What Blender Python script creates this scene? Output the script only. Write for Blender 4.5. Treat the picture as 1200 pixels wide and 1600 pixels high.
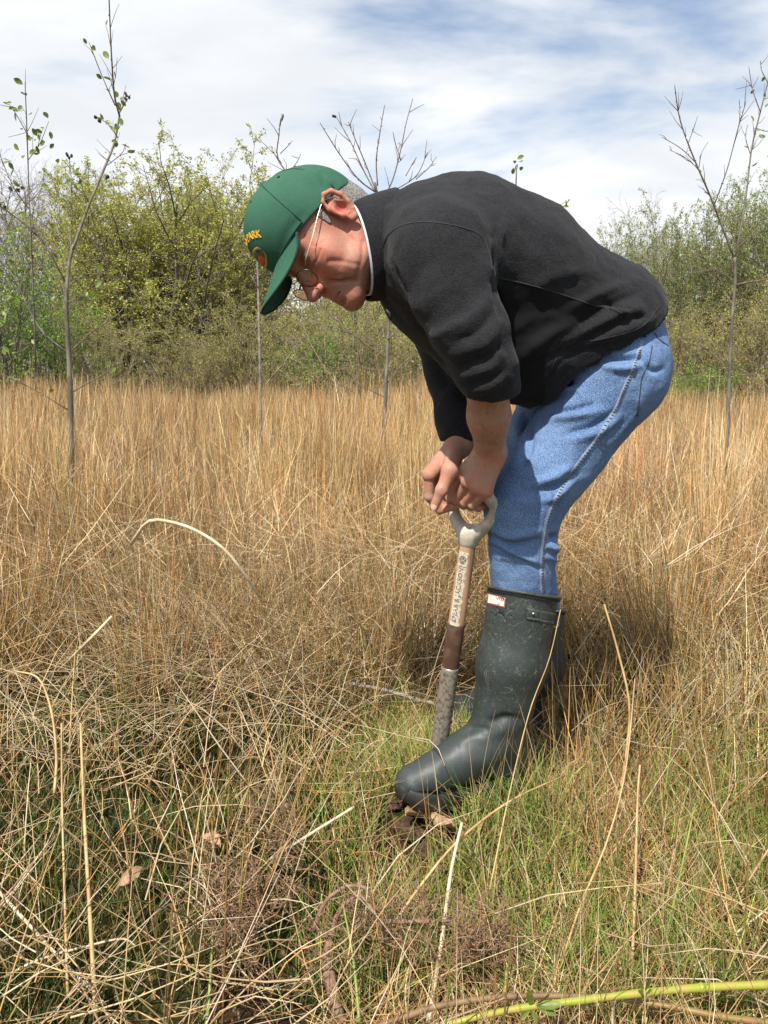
import bpy, math, random, os
import numpy as np
from mathutils import Vector
from mathutils.bvhtree import BVHTree
rng = np.random.default_rng(11)
random.seed(11)
for o in list(bpy.data.objects):
    bpy.data.objects.remove(o)
scene = bpy.context.scene
COL = scene.collection

# ------------------------------------------------------------------ camera, sky, sun, exposure
CAM_H, PITCH, FPX = 0.90, math.radians(10.6), 1202.0
cam_d = bpy.data.cameras.new('camera')
cam_d.sensor_fit = 'VERTICAL'; cam_d.sensor_height = 36.0
cam_d.lens = FPX/1600*36.0; cam_d.clip_start = 0.05; cam_d.clip_end = 2000
cam = bpy.data.objects.new('camera', cam_d); COL.objects.link(cam)
cam.location = (0, 0, CAM_H); cam.rotation_euler = (math.pi/2-PITCH, 0, 0)
scene.camera = cam

SUN_EL, SUN_AZ = math.radians(57), math.radians(207)      # azimuth: clockwise from +Y (ahead of the camera)
sun_dir = Vector((math.sin(SUN_AZ)*math.cos(SUN_EL), math.cos(SUN_AZ)*math.cos(SUN_EL), math.sin(SUN_EL)))
sl = bpy.data.lights.new('sun', 'SUN'); sl.energy = 5.0; sl.angle = math.radians(0.6); sl.color = (1.0, 0.955, 0.88)
sun = bpy.data.objects.new('sun', sl); COL.objects.link(sun)
sun.location = (-3, -6, 9); sun.rotation_euler = sun_dir.to_track_quat('Z', 'Y').to_euler()

scene.view_settings.view_transform = 'Standard'; scene.view_settings.look = 'None'
scene.view_settings.exposure = 0.48; scene.view_settings.gamma = 1.0
scene.view_settings.use_curve_mapping = False

class NT:
    """small helper round a node tree"""
    def __init__(s, tree): s.t = tree; s.n = tree.nodes; s.l = tree.links
    def new(s, typ, **kw):
        n = s.n.new(typ)
        for k, v in kw.items(): setattr(n, k, v)
        return n
    def link(s, a, b): s.l.new(a, b)
    def val(s, sock, v):
        if hasattr(v, 'is_output') or isinstance(v, bpy.types.NodeSocket): s.l.new(v, sock)
        else:
            if isinstance(v, (tuple, list)) and len(v) == 3 and sock.type == 'RGBA': v = (*v, 1)
            sock.default_value = v
    def math(s, op, a, b=0.0, c=None, clamp=False):
        n = s.new('ShaderNodeMath', operation=op, use_clamp=clamp)
        s.val(n.inputs[0], a); s.val(n.inputs[1], b)
        if c is not None: s.val(n.inputs[2], c)
        return n.outputs[0]
    def mix(s, f, a, b, blend='MIX'):
        n = s.new('ShaderNodeMix', data_type='RGBA', blend_type=blend)
        s.val(n.inputs[0], f); s.val(n.inputs[6], a); s.val(n.inputs[7], b)
        return n.outputs[2]
    def noise(s, vec, scale, detail=4, rough=.55, dist=0.0):
        n = s.new('ShaderNodeTexNoise')
        if vec is not None: s.link(vec, n.inputs['Vector'])
        n.inputs['Scale'].default_value = scale; n.inputs['Detail'].default_value = detail
        n.inputs['Roughness'].default_value = rough; n.inputs['Distortion'].default_value = dist
        return n.outputs['Fac']
    def ramp(s, f, stops):
        n = s.new('ShaderNodeValToRGB'); s.link(f, n.inputs[0])
        e = n.color_ramp.elements
        while len(e) < len(stops): e.new(0.5)
        for q, (p, c) in zip(e, stops):
            q.position = p; q.color = (*c, 1) if len(c) == 3 else c
        return n.outputs[0]
    def maprange(s, f, a, b, c=0.0, d=1.0):
        n = s.new('ShaderNodeMapRange', interpolation_type='SMOOTHSTEP'); s.link(f, n.inputs[0])
        for i, v in enumerate((a, b, c, d)): n.inputs[i+1].default_value = v
        return n.outputs[0]
    def scalevec(s, vec, sc):
        n = s.new('ShaderNodeMapping'); s.link(vec, n.inputs[0]); n.inputs['Scale'].default_value = sc
        return n.outputs[0]

world = bpy.data.worlds.new('World'); scene.world = world; world.use_nodes = True
w = NT(world.node_tree)
for n in list(w.n): w.n.remove(n)
sky = w.new('ShaderNodeTexSky', sky_type='NISHITA', sun_disc=False)
sky.sun_elevation = SUN_EL; sky.sun_rotation = SUN_AZ; sky.air_density = 1.0; sky.dust_density = 0.6; sky.ozone_density = 1.2
tc = w.new('ShaderNodeTexCoord')
sep = w.new('ShaderNodeSeparateXYZ'); w.link(tc.outputs['Generated'], sep.inputs[0])
zz = w.math('ADD', w.math('MAXIMUM', sep.outputs[2], 0.0), 0.16)
comb = w.new('ShaderNodeCombineXYZ')
w.link(w.math('DIVIDE', sep.outputs[0], zz), comb.inputs[0]); w.link(w.math('DIVIDE', sep.outputs[1], zz), comb.inputs[1])
comb.inputs[2].default_value = 3.7
mp = w.new('ShaderNodeMapping'); w.link(comb.outputs[0], mp.inputs[0])
mp.inputs['Location'].default_value = (7.675, -1.853, 0)
mp.inputs['Scale'].default_value = (0.62, 0.85, 1)
n1 = w.noise(mp.outputs[0], 0.95, 7, .52, .35)
n2 = w.noise(mp.outputs[0], 3.2, 6, .55, .2)
dens = w.math('ADD', w.math('MULTIPLY', n1, .78), w.math('MULTIPLY', n2, .22))
cover = w.maprange(w.math('SUBTRACT', dens, w.math('MULTIPLY', w.math('MAXIMUM', sep.outputs[2], 0.0), .10)), .365, .505)
shade = w.maprange(w.noise(mp.outputs[0], 1.7, 5, .5, .3), .36, .66)
cloud = w.mix(shade, (6.2, 6.45, 6.8), (7.9, 8.0, 8.1))
skyc = w.mix(1.0, sky.outputs[0], (1.18, 1.18, 1.16), 'MULTIPLY')
mixc = w.mix(cover, skyc, cloud)
# the low sky near the horizon is milky
low = w.maprange(sep.outputs[2], 0.02, 0.30, 1.0, 0.0)
mixc = w.mix(w.math('MULTIPLY', low, .55), mixc, (7.0, 7.15, 7.35))
bg = w.new('ShaderNodeBackground'); w.link(mixc, bg.inputs[0]); bg.inputs[1].default_value = 0.100
wo = w.new('ShaderNodeOutputWorld'); w.link(bg.outputs[0], wo.inputs[0])

# ------------------------------------------------------------------ helpers
cP, sP = math.cos(PITCH), math.sin(PITCH)
def P(u, v, Y):
    """the point at forward distance Y seen where the photograph has (u, v)"""
    x = (u-600)/FPX; y = (800-v)/FPX
    t = Y/(cP+y*sP)
    return np.array((x*t, Y, CAM_H+(-sP+y*cP)*t))
def proj(V):
    V = np.asarray(V, float).reshape(-1, 3)
    dz = V[:, 2]-CAM_H
    dep = V[:, 1]*cP-dz*sP
    return np.stack([600+V[:, 0]/dep*FPX, 800-(dz*cP+V[:, 1]*sP)/dep*FPX], 1), dep
def A(*v): return np.array(v, float)
def nrm(v):
    v = np.asarray(v, float); return v/np.linalg.norm(v)

ORIG = {}
def empty(name, loc, label=None, cat=None, group=None):
    o = bpy.data.objects.new(name, None); COL.objects.link(o); o.location = loc
    o.empty_display_size = .1
    ORIG[o] = np.array(loc, float); tag(o, label, cat, group); return o
def tag(o, label=None, cat=None, group=None, kind=None):
    if label: o['label'] = label
    if cat: o['category'] = cat
    if group: o['group'] = group
    if kind: o['kind'] = kind
    return o
def mesh_from(name, V, F, smooth=True, tint=None, mats=(), midx=None):
    """V (n,3); F: list of int arrays (m,3)/(m,4) or one such array, or python lists"""
    me = bpy.data.meshes.new(name)
    if not isinstance(F, (list, tuple)): F = [F]
    if len(F) and not isinstance(F[0], np.ndarray):
        me.from_pydata([tuple(v) for v in V], [], [tuple(f) for f in F])
    else:
        F = [f for f in F if len(f)]
        loops = np.concatenate([f.ravel() for f in F]).astype(np.int32)
        tot = np.concatenate([np.full(len(f), f.shape[1], np.int32) for f in F])
        st = np.concatenate([[0], np.cumsum(tot)[:-1]]).astype(np.int32)
        me.vertices.add(len(V)); me.vertices.foreach_set('co', np.asarray(V, np.float32).ravel())
        me.loops.add(len(loops)); me.loops.foreach_set('vertex_index', loops)
        me.polygons.add(len(tot)); me.polygons.foreach_set('loop_start', st); me.polygons.foreach_set('loop_total', tot)
        me.update(calc_edges=True)
    if smooth: me.polygons.foreach_set('use_smooth', np.ones(len(me.polygons), bool))
    if tint is not None:
        at = me.color_attributes.new('tint', 'FLOAT_COLOR', 'POINT')
        c = np.ones((len(V), 4), np.float32); c[:, :3] = tint
        at.data.foreach_set('color', c.ravel())
    for m in mats: me.materials.append(m)
    if midx is not None: me.polygons.foreach_set('material_index', np.asarray(midx, np.int32))
    return me
def mk(name, V, F, m, parent=None, loc=None, smooth=True, tint=None, midx=None):
    """link ONE mesh object; V in world coordinates, stored relative to the thing's base"""
    base = ORIG[parent] if parent is not None else (np.array(loc, float) if loc is not None else np.zeros(3))
    mats = m if isinstance(m, (list, tuple)) else (m,)
    me = mesh_from(name, np.asarray(V)-base, F, smooth, tint, mats, midx)
    o = bpy.data.objects.new(name, me); COL.objects.link(o)
    if parent is not None: o.parent = parent
    else: o.location = base
    ORIG[o] = base
    return o

def tubes(lines, radii, sides=5, cap=True):
    """lines: list of (n,3) arrays; radii: list of (n,) arrays -> V, [quads, tris]"""
    groups = {}
    for l, r in zip(lines, radii):
        groups.setdefault(len(l), []).append((l, r))
    Vs, Q, T, off = [], [], [], 0
    for n, it in groups.items():
        L = np.array([a for a, _ in it], float); R = np.array([np.broadcast_to(b, (n,)) for _, b in it], float)
        m = len(L)
        t = np.gradient(L, axis=1); t /= np.linalg.norm(t, axis=2, keepdims=True)+1e-12
        mt = t.mean(axis=1)
        ref = np.eye(3)[np.argmin(np.abs(mt), axis=1)][:, None, :]
        u = np.cross(t, ref); u /= np.linalg.norm(u, axis=2, keepdims=True)+1e-12
        v = np.cross(t, u)
        a = np.arange(sides)*2*math.pi/sides
        ring = L[:, :, None, :]+R[:, :, None, None]*(np.cos(a)[None, None, :, None]*u[:, :, None, :]+np.sin(a)[None, None, :, None]*v[:, :, None, :])
        Vs.append(ring.reshape(-1, 3))
        idx = off+np.arange(m*n*sides).reshape(m, n, sides); nx = np.roll(idx, -1, axis=2)
        Q.append(np.stack([idx[:, :-1], nx[:, :-1], nx[:, 1:], idx[:, 1:]], -1).reshape(-1, 4))
        if cap:
            for e, rev in ((0, True), (n-1, False)):
                p = idx[:, e]
                for k in range(1, sides-1):
                    tri = np.stack([p[:, 0], p[:, k], p[:, k+1]], -1)
                    T.append(tri[:, ::-1] if rev else tri)
        off += m*n*sides
    return np.concatenate(Vs), [np.concatenate(Q)]+([np.concatenate(T)] if T else [])
def join(parts):
    """several (V, F list) -> one"""
    Vs, Fs, off = [], {3: [], 4: []}, 0
    for V, F in parts:
        if not isinstance(F, (list, tuple)): F = [F]
        Vs.append(V)
        for f in F:
            if len(f): Fs[f.shape[1]].append(f+off)
        off += len(V)
    return np.concatenate(Vs), [np.concatenate(x) for x in Fs.values() if x]
def smooth_line(pts, n):
    """Catmull-Rom through pts, resampled to n points"""
    p = np.asarray(pts, float)
    if len(p) == 2: return p[0]+(p[1]-p[0])*np.linspace(0, 1, n)[:, None]
    q = np.vstack([2*p[0]-p[1], p, 2*p[-1]-p[-2]])
    s = np.linspace(0, len(p)-1-1e-9, n); i = s.astype(int); t = (s-i)[:, None]
    a, b, c, d = q[i], q[i+1], q[i+2], q[i+3]
    return .5*((2*b)+(c-a)*t+(2*a-5*b+4*c-d)*t*t+(3*b-3*c+d-a)*t**3)
def box(c, x, y, z, bev=0.0):
    """oriented box: centre, three half-axis vectors"""
    s = np.array([(-1,-1,-1),(1,-1,-1),(1,1,-1),(-1,1,-1),(-1,-1,1),(1,-1,1),(1,1,1),(-1,1,1)], float)
    V = c+s[:, :1]*x+s[:, 1:2]*y+s[:, 2:]*z
    return V, [np.array([(0,3,2,1),(4,5,6,7),(0,1,5,4),(1,2,6,5),(2,3,7,6),(3,0,4,7)])]

# ---- signed distance fields meshed with surface nets
class SDF:
    def __init__(s, lo, hi, h):
        s.lo = np.array(lo, float); s.h = h
        s.n = np.ceil((np.array(hi)-s.lo)/h).astype(int)+1
        s.a = np.full(s.n, 9.0, np.float32)
    def _win(s, lo, hi, pad):
        i0 = np.clip(np.floor((np.array(lo)-pad-s.lo)/s.h).astype(int), 0, s.n)
        i1 = np.clip(np.ceil((np.array(hi)+pad-s.lo)/s.h).astype(int)+1, 0, s.n)
        if np.any(i1 <= i0): return None
        sl = tuple(slice(a, b) for a, b in zip(i0, i1))
        g = [(s.lo[k]+s.h*np.arange(i0[k], i1[k])).astype(np.float32) for k in range(3)]
        return sl, g
    def put(s, prim, k=0.01, op='add'):
        (lo, hi), f = prim
        w_ = s._win(lo, hi, k+3*s.h)
        if w_ is None: return
        sl, g = w_
        d = f(g[0][:, None, None], g[1][None, :, None], g[2][None, None, :])
        a = s.a[sl]
        if op == 'add':
            h = np.maximum(k-np.abs(a-d), 0)/max(k, 1e-9); s.a[sl] = np.minimum(a, d)-h*h*k*.25
        else:
            d = -d
            h = np.maximum(k-np.abs(a-d), 0)/max(k, 1e-9); s.a[sl] = np.maximum(a, d)+h*h*k*.25
    def add(s, prim, k=0.01): s.put(prim, k)
    def sub(s, prim, k=0.01): s.put(prim, k, 'sub')
    def half(s, p, n, k=0.0):
        """keep the side where (x-p).n < 0"""
        n = nrm(n)
        g = [(s.lo[i]+s.h*np.arange(s.n[i])).astype(np.float32) for i in range(3)]
        d = ((g[0]-p[0])*n[0])[:, None, None]+((g[1]-p[1])*n[1])[None, :, None]+((g[2]-p[2])*n[2])[None, None, :]
        h = np.maximum(k-np.abs(s.a-d), 0)/max(k, 1e-9); s.a = np.maximum(s.a, d)+h*h*k*.25
    def mesh(s, smooth=2):
        a = s.a
        for k in range(3):
            for e in (0, -1):
                sl = [slice(None)]*3; sl[k] = e; a[tuple(sl)] = np.maximum(a[tuple(sl)], s.h*.5)
        S = a < 0
        c = sum(S[i:s.n[0]-1+i, j:s.n[1]-1+j, k:s.n[2]-1+k].astype(np.uint8) for i in (0, 1) for j in (0, 1) for k in (0, 1))
        ids = np.argwhere((c > 0) & (c < 8)); idx = np.full(c.shape, -1, np.int64)
        idx[tuple(ids.T)] = np.arange(len(ids))
        pos = np.zeros((len(ids), 3)); cnt = np.zeros(len(ids))
        cor = [np.array(q) for q in ((0,0,0),(1,0,0),(0,1,0),(1,1,0),(0,0,1),(1,0,1),(0,1,1),(1,1,1))]
        for p in range(8):
            for q in range(p+1, 8):
                if np.abs(cor[p]-cor[q]).sum() != 1: continue
                va = a[tuple((ids+cor[p]).T)]; vb = a[tuple((ids+cor[q]).T)]
                m = (va < 0) != (vb < 0)
                t = (va[m]/(va[m]-vb[m]))[:, None]
                pos[m] += cor[p]+t*(cor[q]-cor[p]); cnt[m] += 1
        V = s.lo+s.h*(ids+pos/cnt[:, None])
        Fs = []
        for ax in range(3):
            o1, o2 = [(1, 2), (2, 0), (0, 1)][ax]
            sl0 = [slice(1, -1)]*3; sl1 = [slice(1, -1)]*3
            sl0[ax] = slice(0, -1); sl1[ax] = slice(1, None)
            s0, s1 = S[tuple(sl0)], S[tuple(sl1)]
            e = np.argwhere(s0 != s1)
            if not len(e): continue
            fl = s0[tuple(e.T)]
            e = e.copy(); base = np.ones(3, int); base[ax] = 0; e += base
            d1 = np.zeros(3, int); d1[o1] = -1; d2 = np.zeros(3, int); d2[o2] = -1
            q = np.stack([idx[tuple((e+d1+d2).T)], idx[tuple((e+d2).T)], idx[tuple(e.T)], idx[tuple((e+d1).T)]], 1)
            q[~fl] = q[~fl][:, ::-1]
            Fs.append(q)
        F = np.concatenate(Fs)
        F = F[(F >= 0).all(1)]
        return relax(V, F, smooth), F
def relax(V, F, it, lam=.5):
    for i in range(it):
        acc = np.zeros_like(V); c = np.zeros(len(V))
        for k in range(4):
            p, q = F[:, k], F[:, (k+1) % 4]
            for d in range(3): acc[:, d] += np.bincount(p, V[q, d], len(V))+np.bincount(q, V[p, d], len(V))
            c += np.bincount(p, minlength=len(V))+np.bincount(q, minlength=len(V))
        V = V+lam*(acc/np.maximum(c, 1)[:, None]-V)
    return V
def vnormals(V, F):
    n = np.cross(V[F[:, 2]]-V[F[:, 0]], V[F[:, 3]]-V[F[:, 1]]) if F.shape[1] == 4 else np.cross(V[F[:, 1]]-V[F[:, 0]], V[F[:, 2]]-V[F[:, 0]])
    N = np.zeros_like(V)
    for k in range(F.shape[1]):
        for d in range(3): N[:, d] += np.bincount(F[:, k], n[:, d], len(V))
    return N/(np.linalg.norm(N, axis=1, keepdims=True)+1e-12)
# primitives: ((lo, hi), f(X, Y, Z)); cones may be stretched along a chosen axis
def cone(a, b, r1, r2, st=(1, 1, 1)):
    a = np.array(a, float); b = np.array(b, float); st = np.array(st, float); c0 = (a+b)/2
    A_ = (a-c0)/st; B_ = (b-c0)/st; ba = B_-A_; L2 = max(float(ba@ba), 1e-12)
    def f(X, Y, Z):
        x = (X-c0[0])/st[0]-A_[0]; y = (Y-c0[1])/st[1]-A_[1]; z = (Z-c0[2])/st[2]-A_[2]
        t = np.clip((x*ba[0]+y*ba[1]+z*ba[2])/L2, 0, 1)
        return np.sqrt((x-t*ba[0])**2+(y-t*ba[1])**2+(z-t*ba[2])**2)-(r1+(r2-r1)*t)
    e = max(r1, r2)*st
    return (np.minimum(a, b)-e, np.maximum(a, b)+e), f
def ball(c, r, st=(1, 1, 1)): return cone(c, np.array(c, float)+A(0, 0, 1e-6), r, r, st)
def ell(c, r, R=None):
    c = np.array(c, float); r = np.array(r, float); R = np.eye(3) if R is None else np.array(R, float)   # rows of R: the ellipsoid's axes
    def f(X, Y, Z):
        x, y, z = X-c[0], Y-c[1], Z-c[2]
        q = [R[i, 0]*x+R[i, 1]*y+R[i, 2]*z for i in range(3)]
        k0 = np.sqrt(sum((q[i]/r[i])**2 for i in range(3))); k1 = np.sqrt(sum((q[i]/r[i]**2)**2 for i in range(3)))
        return k0*(k0-1)/np.maximum(k1, 1e-6)
    e = np.full(3, max(r)) if R is not None and not np.allclose(R, np.eye(3)) else r
    return (c-e, c+e), f
def chain(s, pts, rad, k, st=(1, 1, 1)):
    for (p, q), (r1, r2) in zip(zip(pts[:-1], pts[1:]), zip(rad[:-1], rad[1:])): s.add(cone(p, q, r1, r2, st), k)

def fold(V, N, F, folds, near=True, ymax=None):
    """press creases and ridges (polylines in the photograph, width in pixels, height in metres) into the cloth that faces the camera"""
    uv, dep = proj(V)
    view = A(0, 0, CAM_H)-V; view /= np.linalg.norm(view, axis=1, keepdims=True)
    wt = np.clip((N*view).sum(1)*2.2+.15, 0, 1)
    if ymax is not None: wt = wt*np.clip((ymax-V[:, 1])/.04, 0, 1)
    D = np.zeros(len(V))
    for pl, wd, amp in folds:
        pl = smooth_line(pl, 24); best = np.full(len(V), 1e9); tt = np.zeros(len(V))
        for i in range(len(pl)-1):
            a, b = pl[i], pl[i+1]; ba = b-a
            t = np.clip(((uv-a)@ba)/(ba@ba+1e-9), 0, 1)
            d = np.hypot(*(uv-a-t[:, None]*ba).T)
            m = d < best; best[m] = d[m]; tt[m] = (i+t[m])/(len(pl)-1)
        env = np.sin(np.clip(tt, .001, .999)*math.pi)**.6
        D += amp*np.exp(-(best/wd)**2)*env
    return V+N*(D*wt)[:, None]
def wobble(V, N, amp, scale, seed=0.0):
    from mathutils import noise
    d = np.array([noise.fractal(Vector(v*scale)+Vector((seed, seed, 0)), 1.0, 2.0, 3) for v in V])
    return V+N*(amp*d)[:, None]
def bvh_of(V, F): return BVHTree.FromPolygons([tuple(v) for v in V], [tuple(f) for f in F])
CAMV = Vector((0, 0, CAM_H))
def on_surface(bvh, pl, n, lift=0.0):
    """the photographed line pl laid on the surface it is drawn on"""
    out = []
    for u, v in smooth_line(pl, n):
        d = Vector(P(u, v, 1.0))-CAMV; d.normalize()
        h, nn, _, _ = bvh.ray_cast(CAMV, d, 20)
        if h is not None: out.append(np.array(h)+np.array(nn)*lift)
    return np.array(out)
def text_mesh(body, size, ext=0.0, bold=0.0, spacing=1.0):
    c = bpy.data.curves.new('text', 'FONT'); c.body = body; c.size = size; c.offset = bold; c.space_character = spacing
    c.align_x = 'CENTER'; c.align_y = 'CENTER'; c.extrude = ext; c.resolution_u = 3
    o = bpy.data.objects.new('text', c); COL.objects.link(o)
    dg = bpy.context.evaluated_depsgraph_get(); me = o.evaluated_get(dg).to_mesh()
    V = np.array([v.co[:] for v in me.vertices]); F = [tuple(p.vertices) for p in me.polygons]
    o.evaluated_get(dg).to_mesh_clear(); bpy.data.objects.remove(o); bpy.data.curves.remove(c)
    return V, F

# ------------------------------------------------------------------ materials
def mat(name, col, rough=.7, col2=None, nscale=20, ndetail=4, lo=.35, hi=.65, bump=0.0, bscale=300, bdist=.002, metal=0.0, tint=False,
        trans=0.0, sss=0.0, spec=.5, stretch=None, sheen=0.0, coat=0.0):
    m = bpy.data.materials.new(name); m.use_nodes = True; t = NT(m.node_tree)
    b = t.n['Principled BSDF']; out = t.n['Material Output']
    co = t.new('ShaderNodeTexCoord').outputs['Object']
    if stretch: co = t.scalevec(co, stretch)
    c = None
    if tint:
        at = t.new('ShaderNodeVertexColor', layer_name='tint'); c = at.outputs['Color']
        if col is not None: c = t.mix(1.0, c, col, 'MULTIPLY')
    if col2 is not None:
        f = t.maprange(t.noise(co, nscale, ndetail), lo, hi)
        c = t.mix(f, c if c is not None else col, col2)
    if c is None: b.inputs['Base Color'].default_value = (*col, 1)
    else: t.link(c, b.inputs['Base Color'])
    b.inputs['Roughness'].default_value = rough; b.inputs['Metallic'].default_value = metal
    b.inputs['Specular IOR Level'].default_value = spec
    if sheen: b.inputs['Sheen Weight'].default_value = sheen; b.inputs['Sheen Roughness'].default_value = .4
    if coat: b.inputs['Coat Weight'].default_value = coat; b.inputs['Coat Roughness'].default_value = .25
    if sss:
        b.inputs['Subsurface Weight'].default_value = sss; b.inputs['Subsurface Radius'].default_value = (.010, .004, .002)
        b.inputs['Subsurface Scale'].default_value = .6
    if bump:
        bn = t.new('ShaderNodeBump'); bn.inputs['Strength'].default_value = bump; bn.inputs['Distance'].default_value = bdist
        t.link(t.noise(co, bscale, 3), bn.inputs['Height']); t.link(bn.outputs[0], b.inputs['Normal'])
    if trans:
        tr = t.new('ShaderNodeBsdfTranslucent')
        if c is None: tr.inputs[0].default_value = (*col, 1)
        else: t.link(c, tr.inputs[0])
        mx = t.new('ShaderNodeMixShader'); mx.inputs[0].default_value = trans
        t.link(b.outputs[0], mx.inputs[1]); t.link(tr.outputs[0], mx.inputs[2]); t.link(mx.outputs[0], out.inputs[0])
    m['b'] = 1
    return m
# ------------------------------------------------------------------ the man's materials
def fabric(name, col, col2, scale, bump, rough=.9, fine=900, sheen=.0, stretch=None, wear=None, mix2=.5):
    m = bpy.data.materials.new(name); m.use_nodes = True; t = NT(m.node_tree); b = t.n['Principled BSDF']
    co = t.new('ShaderNodeTexCoord').outputs['Object']
    cs = t.scalevec(co, stretch) if stretch else co
    f1 = t.noise(cs, fine, 2, .6); f2 = t.noise(co, scale, 4)
    c = t.mix(t.maprange(f2, .35, .65), col, col2)
    c = t.mix(t.math('MULTIPLY', t.maprange(f1, .30, .70), mix2), c, wear if wear else tuple(min(1, q*1.7) for q in col2))
    t.link(c, b.inputs['Base Color']); b.inputs['Roughness'].default_value = rough
    b.inputs['Specular IOR Level'].default_value = .2
    if sheen: b.inputs['Sheen Weight'].default_value = sheen; b.inputs['Sheen Roughness'].default_value = .5
    bn = t.new('ShaderNodeBump'); bn.inputs['Strength'].default_value = bump; bn.inputs['Distance'].default_value = .0015
    t.link(t.math('ADD', f1, t.math('MULTIPLY', t.noise(co, 130, 3), .8)), bn.inputs['Height']); t.link(bn.outputs[0], b.inputs['Normal'])
    return m
M_fleece = fabric('fleece', (.0095, .0098, .0110), (.0150, .0152, .0165), 25, .8, .95, 330, sheen=.05, mix2=.75, wear=(.025, .025, .028))
M_panel = fabric('stretch_panel', (.0065, .0065, .007), (.009, .009, .0095), 20, .15, .9, 1200, sheen=.03, mix2=.15)
M_seam = mat('seam_thread', (.022, .022, .024), .9)
M_denim = fabric('denim', (.030, .080, .205), (.080, .155, .32), 9, 1.0, .9, 640, stretch=(1, 1, .6), wear=(.29, .40, .58), mix2=.60)
M_denim_seam = fabric('denim_seam', (.10, .17, .30), (.17, .25, .38), 60, .4, .9, 600, wear=(.36, .42, .50))
M_stitch = mat('stitch', (.035, .05, .09), .9)
M_cap = fabric('cap_twill', (.022, .072, .044), (.030, .089, .055), 14, .25, .85, 1100, stretch=(1, .4, 1), wear=(.06, .20, .13), mix2=.35)
M_capdark = mat('cap_dark', (.006, .03, .018), .9)
M_yellow = mat('yellow_thread', (.72, .42, .03), .7, bump=.4, bscale=900)
M_orange = mat('orange_thread', (.55, .10, .03), .8, bump=.4, bscale=900)
M_navy = mat('navy_thread', (.008, .012, .04), .8)
M_olive = mat('olive_thread', (.10, .10, .015), .8, bump=.4, bscale=900)
M_shirt = mat('white_cotton', (.62, .66, .72), .85, bump=.2, bscale=400)
M_wire = mat('wire_frame', (.62, .50, .36), .35, metal=1.0)
M_gunmetal = mat('dark_wire', (.10, .08, .07), .35, metal=.8)
M_glass = bpy.data.materials.new('lens'); M_glass.use_nodes = True
_t = NT(M_glass.node_tree); _b = _t.n['Principled BSDF']
_tr = _t.new('ShaderNodeBsdfTransparent'); _tr.inputs[0].default_value = (.93, .94, .93, 1); _gl = _t.new('ShaderNodeBsdfGlossy'); _gl.inputs['Roughness'].default_value = .03
_fr = _t.new('ShaderNodeFresnel'); _fr.inputs[0].default_value = 1.5; _mx = _t.new('ShaderNodeMixShader')
_t.link(_fr.outputs[0], _mx.inputs[0]); _t.link(_tr.outputs[0], _mx.inputs[1]); _t.link(_gl.outputs[0], _mx.inputs[2]); _t.link(_mx.outputs[0], _t.n['Material Output'].inputs[0])
M_hair = mat('grey_hair', (.10, .09, .08), .8, (.34, .32, .29), 700, 3, .38, .62, bump=.8, bscale=800, stretch=(1, .3, .6))

def skin_mat():
    m = bpy.data.materials.new('skin'); m.use_nodes = True; t = NT(m.node_tree); b = t.n['Principled BSDF']
    co = t.new('ShaderNodeTexCoord').outputs['Object']
    at = t.new('ShaderNodeVertexColor', layer_name='tint').outputs['Color']
    f = t.maprange(t.noise(co, 28, 5), .35, .65); g = t.maprange(t.noise(co, 480, 4, .7), .42, .62)
    c = t.mix(f, at, t.mix(1.0, at, (1.12, .80, .76), 'MULTIPLY'))
    c = t.mix(t.math('MULTIPLY', g, .48), c, t.mix(1.0, at, (.62, .48, .44), 'MULTIPLY'))
    t.link(c, b.inputs['Base Color']); b.inputs['Roughness'].default_value = .6; b.inputs['Specular IOR Level'].default_value = .3
    b.inputs['Subsurface Weight'].default_value = .10; b.inputs['Subsurface Radius'].default_value = (.010, .004, .002); b.inputs['Subsurface Scale'].default_value = .5
    bn = t.new('ShaderNodeBump'); bn.inputs['Strength'].default_value = .35; bn.inputs['Distance'].default_value = .0012
    t.link(t.math('ADD', t.noise(co, 330, 4), t.math('MULTIPLY', t.noise(co, 70, 3), .9)), bn.inputs['Height']); t.link(bn.outputs[0], b.inputs['Normal'])
    return m
M_skin = skin_mat()

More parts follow.
